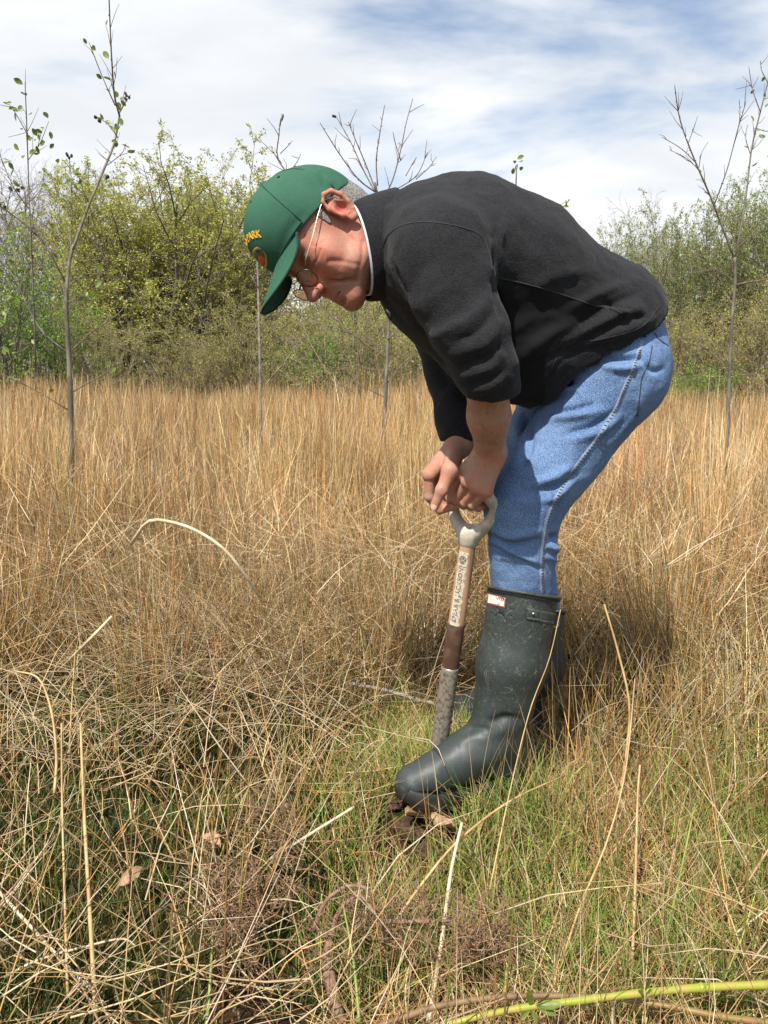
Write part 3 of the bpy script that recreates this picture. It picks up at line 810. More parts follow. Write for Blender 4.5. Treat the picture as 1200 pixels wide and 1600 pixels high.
V, F = ring_tube(cc-cax*.010+A(.006, 0, -.004), cax, cmaj, cmin, rM*.86, .068, .07, flare=.0)
mk('shirt_collar', V, F, M_shirt, person)

# --- fleece jacket
HEM_P, HEM_N = P(945, 556, 1.50), nrm(A(.56, 0, -.83))
j = SDF((-.10, 1.12, .52), (.64, 1.80, 1.29), .0042)
chain(j, SP[1:], [.106, .135, .136, .120, .118], .03, (1, 1.25, 1))
j.add(cone(P(650, 392, 1.43), SP[1], .086, .100, (1, 1, 1)), .02)
j.add(cone(P(690, 455, 1.46), P(770, 520, 1.48), .10, .11, (1, 1.2, 1)), .05)
j.add(cone(P(820, 545, 1.49), P(850, 560, 1.50), .105, .10, (1, 1.25, 1)), .05)            # belly hanging
j.add(ball(P(950, 496, 1.55), .100, (1, 1.55, 1)), .03); j.add(ball(P(938, 522, 1.50), .100, (1, 1.25, 1)), .03)
j.add(cone(SP[2], shL, .11, .082), .05); j.add(cone(SP[2], shR, .11, .08), .05)
gx_, gy_, gz_ = [(j.lo[i]+j.h*np.arange(j.n[i]))[tuple(slice(None) if q == i else None for q in range(3))] for i in range(3)]
hs_ = (gx_-HEM_P[0])*.83+(gz_-HEM_P[2])*.56                              # along the hem, towards his back
hd_ = (gx_-HEM_P[0])*HEM_N[0]+(gz_-HEM_P[2])*HEM_N[2]+.012*np.exp(-((hs_+.055)/.052)**2)*np.clip((1.56-gy_)/.1, 0, 1)-.006*np.sin(hs_*60+gy_*25)
j.a = np.maximum(j.a, hd_.astype(np.float32))
j.sub(cone(SP[4]+A(.02, 0, -.03), P(1010, 600, 1.56), .112, .125, (1, 1.30, 1)), .006)
slv = [shL, P(708, 455, 1.268), P(735, 519, 1.252), P(757, 575, 1.258), P(768, 608, 1.276)]
chain(j, slv, [.075, .0640, .0570, .0495, .0455], .020)
slr = [shR, P(690, 500, 1.60), P(706, 580, 1.585), P(716, 650, 1.535), P(719, 689, 1.512)]
chain(j, slr, [.080, .064, .052, .044, .0405], .022)

def cuff(end, prev, r, dirn=None):
    d = nrm(end-prev) if dirn is None else nrm(dirn)
    j.sub(cyl(end, end+d*.07, r*1.35), .002);
cuff(slv[-1]+A(.002, 0, -.008), slv[-2], .0475, A(.10, .25, -1.0)); cuff(slr[-1], slr[-2], .0420, A(.03, -.1, -1))
V, F = j.mesh(2); N = vnormals(V, F)
V = wobble(V, N, .0035, 9.0, 3.1); N = vnormals(V, F)
J_FOLDS = [
    # armpit and shoulder
    ([(770, 372), (762, 400), (768, 440)], 9, .005), ([(788, 340), (778, 385), (780, 430)], 10, .005), ([(776, 355), (770, 395), (774, 430)], 6, -.005),
    ([(770, 435), (778, 470), (786, 500)], 7, -.007),
    ([(600, 372), (606, 410), (640, 470)], 9, -.005), ([(592, 350), (600, 330), (612, 318)], 8, .004), ([(585, 405), (600, 440), (625, 480)], 8, .004),
    # sleeve: folds that gather towards the elbow
    ([(770, 440), (745, 490), (690, 520), (672, 528)], 12, 0.0050), ([(775, 478), (750, 515), (700, 540)], 8, -0.0043), ([(782, 500), (760, 535), (706, 556)], 10, 0.0043),
    ([(786, 535), (755, 560), (712, 575)], 6, -0.0037), ([(790, 548), (765, 575), (715, 590)], 8, 0.0037), ([(795, 572), (765, 592), (722, 604)], 5, -0.0031),
    ([(797, 585), (768, 604), (728, 616)], 6, 0.0037), ([(740, 450), (735, 500), (745, 540)], 9, 0.0025), ([(660, 420), (668, 470), (690, 510)], 10, 0.0025),
    ([(800, 600), (772, 618), (738, 622)], 4, -0.0019), ([(765, 545), (785, 560), (792, 590)], 5, 0.0025),
    # flank and back
    ([(830, 455), (870, 430), (930, 425)], 14, .004), ([(880, 490), (930, 462), (985, 440)], 10, .005), ([(900, 505), (950, 478), (1005, 455)], 7, -.005),
    ([(870, 545), (920, 515), (975, 490), (1010, 478)], 11, .008), ([(850, 560), (900, 535), (960, 505), (1000, 496)], 7, -.006), ([(905, 540), (950, 525), (1000, 508), (1025, 490)], 8, .006),
    ([(940, 478), (968, 486), (984, 500)], 6, .006), ([(935, 470), (965, 480), (988, 488)], 4, -.005), ([(955, 500), (985, 494), (1015, 498)], 5, -.005),
    ([(815, 560), (850, 530), (900, 500)], 12, .006), ([(800, 585), (850, 560), (900, 545)], 7, -.004), ([(800, 520), (830, 500), (870, 490)], 12, .003),
    ([(845, 612), (862, 580), (905, 548), (960, 540), (1005, 528), (1036, 492)], 5, -.003),
]
V = fold(V, N, F, [(a, b*.8, c*1.25) for a, b, c in J_FOLDS]); N = vnormals(V, F)
V = wobble(V, N, .0022, 26.0, 9.2)
uv, dep = proj(V); cen = uv[F].mean(1); yc = V[F][:, :, 1].mean(1)
def inpoly(p, poly):
    ins = np.zeros(len(p), bool); n = len(poly)
    for i in range(n):
        (x1, y1), (x2, y2) = poly[i], poly[(i+1) % n]
        ins ^= ((y1 > p[:, 1]) != (y2 > p[:, 1])) & (p[:, 0] < (x2-x1)*(p[:, 1]-y1)/(y2-y1+1e-12)+x1)
    return ins
armx = np.min([np.linalg.norm(V[F].mean(1)-q, axis=1)-r for q, r in zip(smooth_line(slv, 16), np.linspace(.085, .055, 16))], axis=0)
side = inpoly(cen, smooth_line([(776, 433), (830, 446), (880, 462), (930, 479), (935, 492), (880, 520), (852, 560), (846, 640), (780, 700), (720, 600), (760, 500)], 60)) & (yc < 1.46) & (armx > .004)
jacket = mk('fleece_jacket', V, F, [M_fleece, M_panel], person, midx=side.astype(int))
jb = bvh_of(V, F)
def seam(name, pl, r, m, parent, bvh, n=50, lift=.0):
    q = on_surface(bvh, pl, n, lift)
    if len(q) < 3: return
    k = np.linalg.norm(np.diff(q, axis=0), axis=1); cut = np.argmax(k) if k.max() > .05 else None
    if cut is not None: q = q[:cut+1] if cut > len(q)/2 else q[cut+1:]
    Vs, Fs = tubes([q], [np.full(len(q), r)], 5); return mk(name, Vs, Fs, m, parent)
seam('raglan_seam', [(596, 392), (608, 366), (632, 351), (668, 347), (712, 353), (748, 366), (763, 390), (770, 425)], .0013, M_seam, jacket, jb)
seam('side_seam', [(778, 434), (830, 446), (880, 461), (932, 479)], .0012, M_seam, jacket, jb)
seam('pocket_seam', [(932, 478), (955, 482), (972, 490)], .0013, M_seam, jacket, jb, 14)
seam('hem_seam', [(860, 578), (885, 540), (940, 530), (1000, 512), (1030, 480)], .0010, M_seam, jacket, jb)
V, F = ring_tube(cc+A(.022, .012, -.002), cax, cmaj, cmin, rM*1.06, .088, .085, flare=-.10, thick=.005)
V = relax(V, F[0], 1); N = vnormals(V, F[0])
V = fold(V, N, F[0], [([(575, 330), (585, 372), (582, 410)], 6, .004), ([(560, 300), (580, 300), (600, 300)], 6, .003), ([(578, 395), (590, 430), (604, 470)], 5, -.003)])
mk('jacket_collar', V, F, M_fleece, jacket)
zp = [P(603, 484, 1.30), P(608, 489, 1.30), P(611, 500, 1.30)]
V, F = tubes([np.array(zp)], [np.array([.002, .0026, .0030])], 6); zip_ = mk('zip_pull', V, F, M_black, jacket)
zl = [P(600, 470, 1.325), P(606, 486, 1.31), P(632, 515, 1.31), P(655, 540, 1.33)]

# --- jeans
jn = SDF((-.02, 1.30, .30), (.66, 1.92, 1.05), .0042)
jn.add(ball(P(955, 548, 1.56), .088, (1, 1.6, 1)), .03)
jn.add(cone(P(940, 515, 1.545), P(958, 545, 1.56), .100, .094, (1, 1.4, 1)), .03)
def leg(s, hip, kn, bot, rh, rk, rb):
    s.add(cone(hip, kn, rh, rk), .03); s.add(ball(hip+A(.006, .0, .0), rh*.95), .03)
    s.add(cone(kn, bot, rk*.98, rb), .02)
leg(jn, hipR, kneR, botR, .092, .070, .058); 
jl = leg(jn, hipL, kneL, botL, .091, .0715, .0585)
V, F = jn.mesh(2); N = vnormals(V, F)
V = wobble(V, N, .003, 11.0, 7.7); N = vnormals(V, F)
F_J = [
    ([(862, 605), (880, 600), (896, 598)], 5, -.008), ([(858, 618), (880, 612), (905, 606)], 6, .005),
    ([(850, 655), (900, 650), (945, 640)], 9, .005), ([(848, 645), (895, 640), (930, 632)], 5, -.005), ([(880, 680), (930, 665), (965, 640)], 7, -.005),
    ([(890, 690), (940, 672), (975, 645)], 9, .004), ([(820, 770), (870, 760), (905, 735)], 7, -.005), ([(815, 760), (860, 748), (900, 725)], 9, .005),
    ([(840, 785), (870, 775), (895, 752)], 6, .004),
    ([(765, 838), (800, 852), (845, 842)], 7, -.006), ([(762, 822), (800, 838), (850, 828)], 9, .005), ([(765, 850), (800, 868), (850, 890)], 6, -.007), ([(763, 842), (800, 862), (846, 886)], 8, .007),
    ([(768, 868), (805, 872), (838, 888)], 7, .003), ([(850, 852), (868, 858), (880, 870)], 8, .008), ([(856, 838), (870, 840), (880, 836)], 6, -.008), ([(850, 868), (866, 876), (876, 886)], 6, .004),
    ([(930, 555), (975, 562), (1005, 560)], 7, -.006), ([(940, 575), (980, 575), (1012, 568)], 8, .005), ([(1000, 560), (1020, 580), (1040, 575)], 6, -.004),
    ([(775, 800), (800, 780), (830, 790)], 10, .003), ([(1012, 600), (990, 650), (950, 700)], 10, .003), ([(800, 640), (812, 690), (800, 740)], 10, .004), ([(820, 640), (828, 690), (815, 730)], 8, -.005),
]
V = fold(V, N, F, [(a, b*.75, c*1.7) for a, b, c in F_J]); N = vnormals(V, F)
V = wobble(V, N, .0016, 34.0, 2.2)
jeans = mk('jeans', V, F, M_denim, person)
nb = bvh_of(V, F)
SEAM = [(1001, 545), (992, 572), (975, 610), (962, 640), (930, 690), (900, 730), (876, 768), (857, 808), (850, 850), (847, 890), (848, 925)]
def ribbon(name, pl, half, m, parent, bvh, n=70, lift=.0009):
    """a flat felled strip of cloth lying on the surface"""
    q = on_surface(bvh, pl, n, 0); t = np.gradient(q, axis=0); t /= np.linalg.norm(t, axis=1)[:, None]+1e-9
    V = []
    for i in range(len(q)):
        d = nrm(A(0, 0, CAM_H)-q[i]); hit = bvh.find_nearest(Vector(q[i])); nn = np.array(hit[1]); nn = nn if nn@d > -.2 else -nn
        sd = nrm(np.cross(nn, t[i]))
        for k, l in ((-1, -.0006), (-.7, lift), (0, lift*1.25), (.7, lift), (1, -.0006)): V.append(q[i]+sd*half*k+nn*l)
    g = np.arange(len(q)*5).reshape(len(q), 5)
    F = np.stack([g[:-1, :-1], g[:-1, 1:], g[1:, 1:], g[1:, :-1]], -1).reshape(-1, 4)
    return mk(name, np.array(V), F, m, parent), q
sd_, q = ribbon('side_seam', SEAM, .0046, M_denim_seam, jeans, nb, 110, .0014)
# puckers between the two rows of stitching
lines, rad = [], []
qq = smooth_line(SEAM, 92)
for i in range(1, 91):
    t = qq[i]-qq[i-1]; t = t/np.hypot(*t); s_ = A(-t[1], t[0]); half = 2.1
    a = on_surface(nb, [qq[i]-s_*half, qq[i]+s_*half+t*1.2], 4, .0024)
    if len(a) == 4: lines.append(a); rad.append(np.array([.0005, .0009, .0009, .0005]))
V, F = tubes(lines, rad, 4); mk('seam_stitching', V, F, M_stitch, jeans)
seam('pocket_seam', [(1019, 540), (1014, 565), (1003, 590), (1000, 615), (996, 650)], .0011, M_stitch, jeans, nb, 40, .0004)
ribbon('yoke_seam', [(1022, 520), (1032, 532), (1044, 540)], .0022, M_stitch, jeans, nb, 16)
ribbon('pocket_edge', [(1003, 532), (1000, 548), (996, 562)], .0045, M_denim_seam, jeans, nb, 16)
M_thread = mat('pale_thread', (.34, .36, .40), .8)
for dx in (-3.6, 3.6): seam('stitching', [(u+dx, v) for u, v in SEAM], .00045, M_thread, jeans, nb, 110, .0006)

# --- wellington boots
def make_boot(top, calf, ank, heel, ball_, toe, zs, rad, name_label=False, tilt=0.0):
    """top..ank: centres of the shaft; heel, ball_, toe: centres in the foot; zs: height of the ground under the sole"""
    allp = np.array([top, calf, ank, heel, ball_, toe]); lo, hi = allp.min(0)-.10, allp.max(0)+.10
    s = SDF(lo, hi, .0028)
    ax = nrm(top-calf); up_ = top+ax*.0
    mid_ = calf*.45+ank*.55
    chain(s, [top+ax*.07, calf, mid_, ank], [rad[0], rad[1], rad[2]*1.07, rad[2]], .03)
    s.add(ball(heel, .0415, (1.08, 1.0, 1.0)), .03); s.add(cone(ank, heel+A(0, 0, .01), rad[2]*.95, .042), .03)
    s.add(cone(heel, ball_, .0380, .0415, (1, 1, .88)), .02)
    s.add(cone(ball_, toe, .0415, .0365, (1, 1, .78)), .015)
    ins = ank*.45+ball_*.55+A(0, 0, .006)
    s.add(cone(ank+A(-.004, 0, -.004), ins, rad[2]*.95, .040), .03); s.add(cone(ins, toe-A(0, 0, .004), .040, .030), .025)
    s.half(A(0, 0, zs+.020), A(0, 0, -1), .004)
    tn = nrm(nrm(top-calf)+A(.16, 0, 0)*0)
    tn = nrm(A(.16, .25, 1.0)); tp = top
    s.half(tp, tn, .002)
    s.sub(cone(tp-ax*.05, tp+ax*.06, rad[0]-.0058, rad[0]-.0052), .003)
    V, F = s.mesh(2); N = vnormals(V, F)
    return V, F, N, tp, tn, ax
def foot_outline(heel, ball_, toe, grow=0.0, n=64):
    d = nrm((toe-heel)*A(1, 1, 0)); s = A(-d[1], d[0], 0)          # s: towards the right of the foot, seen from above, walking along d
    L = np.linalg.norm((toe-heel)*A(1, 1, 0))
    x = np.array([-.044, -.036, 0, .30*L, .55*L, .80*L, L, L+.026, L+.041]); wl = np.array([.0, .026, .0385, .036, .041, .0475, .043, .028, .0])
    prof = smooth_line(np.stack([x, wl, wl*0], 1), n//2)
    a = [heel*A(1, 1, 0)+d*p[0]+s*max(p[1]+grow*(p[1] > .002), 0)+d*grow*np.sign(p[0]-L/2)*(p[1] < .02) for p in prof]; b = [heel*A(1, 1, 0)+d*p[0]-s*max(p[1]+grow*(p[1] > .002), 0)+d*grow*np.sign(p[0]-L/2)*(p[1] < .02) for p in prof[::-1]]
    return np.array(a+b[1:-1]), d, s, L
def sole(o, z0, z1, spring, d, heel, L, bulge=.002):
    V = []; n = len(o); cen = o.mean(0)
    t = ((o-heel*A(1, 1, 0))@d)/L
    zz_ = spring*np.clip((t-.62)/.5, 0, 1.2)**2
    lay = [(.0, z1, .965), (1, z1-.002, 1.0), (1, (z0+z1)/2, 1.0+bulge*6), (1, z0+.003, 1.0), (1, z0, .97)]
    for _, z, k in lay:
        q = cen+(o-cen)*k; V.append(np.stack([q[:, 0], q[:, 1], z+zz_], 1))
    V = np.concatenate(V); F = []
    for l in range(len(lay)-1):
        for i in range(n): F.append((l*n+i, l*n+(i+1) % n, (l+1)*n+(i+1) % n, (l+1)*n+i))
    F.append(tuple(range(n))); F.append(tuple(reversed(range((len(lay)-1)*n, len(lay)*n))))
    return V, F
Z1 = .060
heelL, ballL, toeL = A(.243, 1.463, Z1+.050), A(.108, 1.410, Z1+.046), A(.064, 1.394, Z1+.040)
topL, calfL = P(819, 921, 1.478), P(799, 1040, 1.470)
V, F, N, tp, tn, ax = make_boot(topL, calfL, ankL+A(.004, 0, 0), heelL, ballL, toeL, Z1, (.0705, .0662, .0500))
V = wobble(V, N, .0015, 14, 1.3); N = vnormals(V, F)
V = fold(V, N, F, [([(762, 1130), (790, 1122), (818, 1128)], 7, -.008), ([(765, 1150), (790, 1142), (812, 1145)], 9, .004), ([(720, 1152), (742, 1138), (768, 1140)], 5, -.004), ([(715, 1165), (735, 1152), (762, 1158)], 8, .003),
                   ([(690, 1250), (702, 1225), (690, 1190)], 10, -.002), ([(640, 1212), (660, 1235), (690, 1246)], 6, -.002), ([(722, 1185), (760, 1190), (800, 1170)], 12, .002)])
boot = mk('boot', V, F, M_rubber, person)
bb = bvh_of(V, F)
o, d_, s__, L = foot_outline(heelL, ballL, toeL, .003)
V, F = sole(o, Z1-.004, Z1+.030, .012, d_, heelL, L); mk('sole', V, F, M_sole, boot)
oh = o[((o-heelL*A(1, 1, 0))@d_) < .075]; ohc = oh.mean(0)
o2, *_ = foot_outline(heelL, heelL*.6+ballL*.4, heelL*.52+ballL*.48, -.001); V, F = sole(o2, Z1-.022, Z1-.003, 0, d_, heelL, L); mk('heel_block', V, F, M_sole, boot)
def band_points(tp, tn, ax, r, dz, n=64):
    """a loop round the shaft, dz below its top"""
    c = tp-ax*dz; mj = nrm(np.cross(ax, A(0, 1, 0))); mn = nrm(np.cross(ax, mj)); out = []
    for a in np.linspace(0, 2*math.pi, n):
        p = c+mj*r*math.cos(a)+mn*r*math.sin(a); out.append(p-ax*(((p-tp)@tn+dz*(ax@tn))/(ax@tn)))
    return np.array(out)
def top_band(tp, tn, ax, r, parent):
    lines = [band_points(tp, tn, ax, r+.0002, .006)]
    V, F = tubes(lines, [np.full(64, .0040)], 8, cap=False); mk('top_band', V, F, M_rubber, parent)
    lines, rad = [], []
    for k, dz in ((0, .0135),):
        b_ = band_points(tp, tn, ax, r+.0012, dz, 75)
        for i in range(0, 74): lines.append(np.stack([b_[i], b_[i+1]+ax*.003])); rad.append(np.array([.0011, .0007]))
    V, F = tubes(lines, rad, 4); mk('rope_band', V, F, M_sole, parent)
top_band(tp, tn, ax, .0705, boot)
# side strap with stud and buckle
def surf_patch(bvh, corners, nx, ny, lift, name, m, parent, thick=0.0):
    (a, b, c, d) = [A(*q) for q in corners]; V = []
    for jy in range(ny):
        for ix in range(nx):
            s, t = ix/(nx-1), jy/(ny-1); uv_ = (a*(1-s)+b*s)*(1-t)+(d*(1-s)+c*s)*t
            dd = Vector(P(uv_[0], uv_[1], 1.0))-CAMV; dd.normalize(); hit = bvh.ray_cast(CAMV, dd, 5)
            if hit[0] is None: hit = bvh.find_nearest(CAMV+dd*1.58)
            edge = ix in (0, nx-1) or jy in (0, ny-1)
            nn_ = np.array(hit[1]); nn_ = nn_ if nn_@np.array(dd) < 0 else -nn_
            V.append(np.array(hit[0])+nn_*(lift if not edge else lift*.75))
    V = np.array(V); nV = len(V); d_in = A(*(Vector(V.mean(0))-CAMV).normalized())
    V = np.vstack([V, V+d_in*(lift+.002)]); g = np.arange(2*nV).reshape(2, ny, nx)
    F = [np.stack([g[0, :-1, :-1], g[0, 1:, :-1], g[0, 1:, 1:], g[0, :-1, 1:]], -1).reshape(-1, 4)]
    for r0 in (g[:, 0, :], g[:, -1, :], g[:, :, 0], g[:, :, -1]): F.append(np.stack([r0[0, :-1], r0[0, 1:], r0[1, 1:], r0[1, :-1]], -1))
    return mk(name, V, [np.concatenate(F)], m, parent)
surf_patch(bb, [(823, 949), (868, 958), (867, 975), (822, 965)], 14, 6, .0032, 'strap', M_rubber, boot)
surf_patch(bb, [(822, 948), (842, 952), (841, 969), (821, 965)], 8, 6, .0048, 'strap_tab', M_rubber, boot)
q = on_surface(bb, [(832, 958), (832.4, 958)], 2, .0045); V, F = tubes([np.stack([q[0], q[0]+nrm(A(0, 0, CAM_H)-q[0])*.003])], [np.array([.0033, .0026])], 12); mk('stud', V, F, M_buckle, boot)
bk = [P(865, 955, 1.462), P(874, 957, 1.475), P(872, 978, 1.475), P(863, 976, 1.462), P(865, 955, 1.462)]
V, F = tubes([smooth_line(np.repeat(bk, 1, 0), 33)], [np.full(33, .0014)], 6); mk('buckle', V, F, M_buckle, boot)
surf_patch(bb, [(763.0, 927), (791, 934), (789.5, 949.5), (761.5, 942.5)], 10, 6, .0011, 'name_patch_border', M_patch_red, boot)
surf_patch(bb, [(764.5, 928.8), (789.5, 935), (788.1, 947.2), (762.9, 941)], 10, 6, .0017, 'name_patch', M_patch_white, boot)
def surf_text(body, u, v, ang, pxsize, bvh, lift, m, parent, bold=.0, sx=1.0):
    TV_, TF_ = text_mesh(body, 1.0, 0, bold); ca, sa = math.cos(ang), math.sin(ang); V = []
    for p in TV_:
        x, y = p[0]*pxsize*sx, p[1]*pxsize; uu, vv = u+x*ca+y*sa, v+x*sa-y*ca
        dd = Vector(P(uu, vv, 1.0))-CAMV; dd.normalize(); hit = bvh.ray_cast(CAMV, dd, 5)
        V.append(np.array(hit[0])-np.array(dd)*lift if hit[0] is not None else P(uu, vv, 1.41))
    return mk('lettering', np.array(V), TF_, m, parent, smooth=False)
surf_text('HUNTER', 777, 935.2, math.radians(14), 6.6, bb, .0024, M_black, boot, .02, .93)
surf_text('EST. 1856', 775.3, 943.0, math.radians(14), 3.0, bb, .0024, M_patch_red, boot, .01)
Z2 = 0.0
heelR, ballR, toeR = A(.338, 1.748, Z2+.050), A(.215, 1.815, Z2+.046), A(.175, 1.838, Z2+.042)
V, F, N, tp, tn, ax = make_boot(P(836, 944, 1.735), P(835, 1035, 1.745), ankR, heelR, ballR, toeR, Z2, (.0690, .0670, .0520))
V = wobble(V, N, .0015, 14, 5.3)
boot2 = mk('boot', V, F, M_rubber, person)
o, d_, s__, L = foot_outline(heelR, ballR, toeR, .003)
V, F = sole(o, Z2-.004, Z2+.026, .012, d_, heelR, L); mk('sole', V, F, M_sole, boot2)
top_band(tp, tn, ax, .0690, boot2)

# ------------------------------------------------------------------ the spade
M_ash = mat('ash_wood', (.44, .27, .145), .6, (.19, .115, .065), 60, 7, .40, .72, bump=.3, bscale=220, stretch=(1, 1, .12))
M_grip = mat('grip_plastic', (.50, .45, .36), .45, (.36, .31, .235), 60, 5, .42, .7, bump=.15, bscale=260)
M_brown = mat('varnished_band', (.075, .036, .024), .38, (.12, .075, .05), 55, 5, .4, .7, bump=.1, bscale=200)
M_steel = mat('worn_steel', (.33, .30, .255), .33, (.17, .115, .07), 130, 6, .42, .66, metal=.45, bump=.25, bscale=150)
M_label = mat('label_paper', (.58, .50, .39), .65, (.36, .27, .18), 160, 6, .46, .68)
M_inkgrey = mat('label_ink', (.10, .095, .09), .7, (.40, .33, .25), 260, 4, .50, .66)
SB = A(.1095, 1.478, .092); ST = P(733, 836, 1.4545)
sd = nrm(SB-ST)
spade = empty('spade', A(SB[0], SB[1], 0), 'old garden spade with worn wooden shaft and pale plastic handle', 'spade')
def on_shaft(v):
    """the shaft's axis at the photograph's row v"""
    lo_, hi_ = 0.0, 1.0
    for _ in range(40):
        m_ = (lo_+hi_)/2
        if proj(ST+(SB-ST)*m_)[0][0, 1] < v: lo_ = m_
        else: hi_ = m_
    return ST+(SB-ST)*lo_
def rod(pts, r, m, name, parent, sides=24, n=24, nseed=0):
    l = smooth_line(pts, n); V, F = tubes([l], [np.interp(np.linspace(0, 1, n), np.linspace(0, 1, len(r)), r)], sides); return mk(name, V, F, m, parent)
shaft = rod([on_shaft(838), on_shaft(978)], [.0163, .0166, .0170], M_ash, 'wooden_shaft', spade)
rod([on_shaft(977), on_shaft(979), on_shaft(1044), on_shaft(1046)], [.0160, .0176, .0178, .0172], M_brown, 'varnished_band', spade)
rod([on_shaft(1044), on_shaft(1050), on_shaft(1150), SB, SB+sd*.09], [.0172, .0182, .0178, .0165, .0150], M_steel, 'steel_socket', spade)
# D handle
hg = SDF(BAR-A(.09, .09, .12), BAR+A(.10, .09, .05), .0016)
g0 = ST; gT = BAR
hg.add(cone(on_shaft(846), on_shaft(822), .0178, .0195), .006)
fork = on_shaft(812)
hg.add(cone(on_shaft(826), fork, .0195, .018), .012)
bd = nrm(A(.72, -.69, -.03)); hup = -sd
for s in (-1, 1):
    pts = [fork, fork+bd*s*.022+hup*.012, fork+bd*s*.043+hup*.034, fork+bd*s*.052+hup*.062, BAR+bd*s*.050-A(0, 0, .004), BAR+bd*s*.044+A(0, 0, .006)]
    chain(hg, smooth_line(pts, 12), np.interp(np.linspace(0, 1, 12), [0, .25, .6, 1], [.016, .0115, .0095, .0105]), .006, (1, 1, 1))
hg.add(cone(BAR-bd*.045+A(0, 0, .004), BAR+bd*.045+A(0, 0, .004), .0125, .0125), .006)
V, F = hg.mesh(2); mk('handle', V, F, M_grip, spade)
# blade: treaded steel plate pushed into the ground
SB0 = SB; SB = SB+sd*.055; bw = nrm(A(.72, -.69, 0)); bn_ = nrm(np.cross(bw, sd)); V = []
nx, ny = 17, 13
for sgn in (1, -1):
    for jy in range(ny):
        for ix in range(nx):
            s, t = ix/(nx-1)*2-1, jy/(ny-1)
            V.append(SB+bw*s*.080*(1-.10*t-.12*max(0, t-.8)*abs(s))+sd*(t*.25*(1-.03*s*s))+bn_*(-.012*(s*s)+.006*sgn*(.6-.45*t)*.5))
g = np.arange(2*nx*ny).reshape(2, ny, nx)
F = [np.stack([g[0, :-1, :-1], g[0, :-1, 1:], g[0, 1:, 1:], g[0, 1:, :-1]], -1).reshape(-1, 4), np.stack([g[1, :-1, :-1], g[1, 1:, :-1], g[1, 1:, 1:], g[1, :-1, 1:]], -1).reshape(-1, 4)]
for r0 in (g[:, 0, :], g[:, -1, :], g[:, :, 0], g[:, :, -1]): F.append(np.stack([r0[0, :-1], r0[0, 1:], r0[1, 1:], r0[1, :-1]], -1))
mk('blade', np.array(V), [np.concatenate(F)], M_steel, spade)
for s in (-1, 1):
    V, F = tubes([np.stack([SB+bw*s*.020-bn_*.001, SB+bw*s*.081-bn_*.012])], [np.full(2, .006)], 8); mk('tread', V, F, M_steel, spade)
# printed paper label with emblem and words running up the shaft
sx_ = nrm(np.cross(sd, A(0, 1, 0))); sx_ = sx_ if sx_[0] > 0 else -sx_; toward = nrm(np.cross(sx_, sd)); toward = toward if toward[1] < 0 else -toward
def on_rod(v_along, a, lift):
    """v_along: metres below the top of the wooden part; a: metres round from the side that faces us"""
    th = a/.0168; return on_shaft(846)+sd*v_along+(toward*math.cos(th)+sx_*math.sin(th))*(.0166+.0003*v_along+lift)
LL = .152; nx, ny = 9, 36
V = [on_rod(.018+LL*jy/(ny-1), -.0175+.0195*ix/(nx-1)+.0015*math.sin(jy*1.7)*(ix == nx-1)*(1+.6*math.sin(jy*.6)), .0004) for jy in range(ny) for ix in range(nx)]
g = np.arange(nx*ny).reshape(ny, nx); mk('label', V, np.stack([g[:-1, :-1], g[1:, :-1], g[1:, 1:], g[:-1, 1:]], -1).reshape(-1, 4), M_label, shaft)
TVt, TFt = text_mesh('SPEAR & JACKSON', .0128, 0, .0003, 1.0)
ln = TVt[:, 0].max()-TVt[:, 0].min(); k_ = .112/ln
mk('lettering', [on_rod(.018+.088-p[0]*k_, -.0080-p[1]*-1*-1.0, .0008) for p in TVt], TFt, M_inkgrey, shaft, smooth=False)
em = [on_rod(.018+.016+.0085*math.sin(a)*r, -.0085+.0072*math.cos(a)*r, .0008) for r in (1, .82) for a in np.linspace(0, 2*math.pi, 24, endpoint=False)]
mk('emblem_ring', em, [(i, (i+1) % 24, 24+(i+1) % 24, 24+i) for i in range(24)], M_inkgrey, shaft, smooth=False)
ec = [on_rod(.018+.016+.0062*math.sin(a)*(1+.22*math.cos(6*a)), -.0085+.0052*math.cos(a)*(1+.22*math.cos(6*a)), .0008) for a in np.linspace(0, 2*math.pi, 36, endpoint=False)]
mk('emblem', ec, [tuple(range(36))], M_inkgrey, shaft, smooth=False)
mk('label_rule', [on_rod(.018+.0290+q, a, .0008) for q in (0, .0012) for a in np.linspace(-.015, .0005, 6)], [(i, i+1, 7+i, 6+i) for i in range(5)], M_inkgrey, shaft, smooth=False)
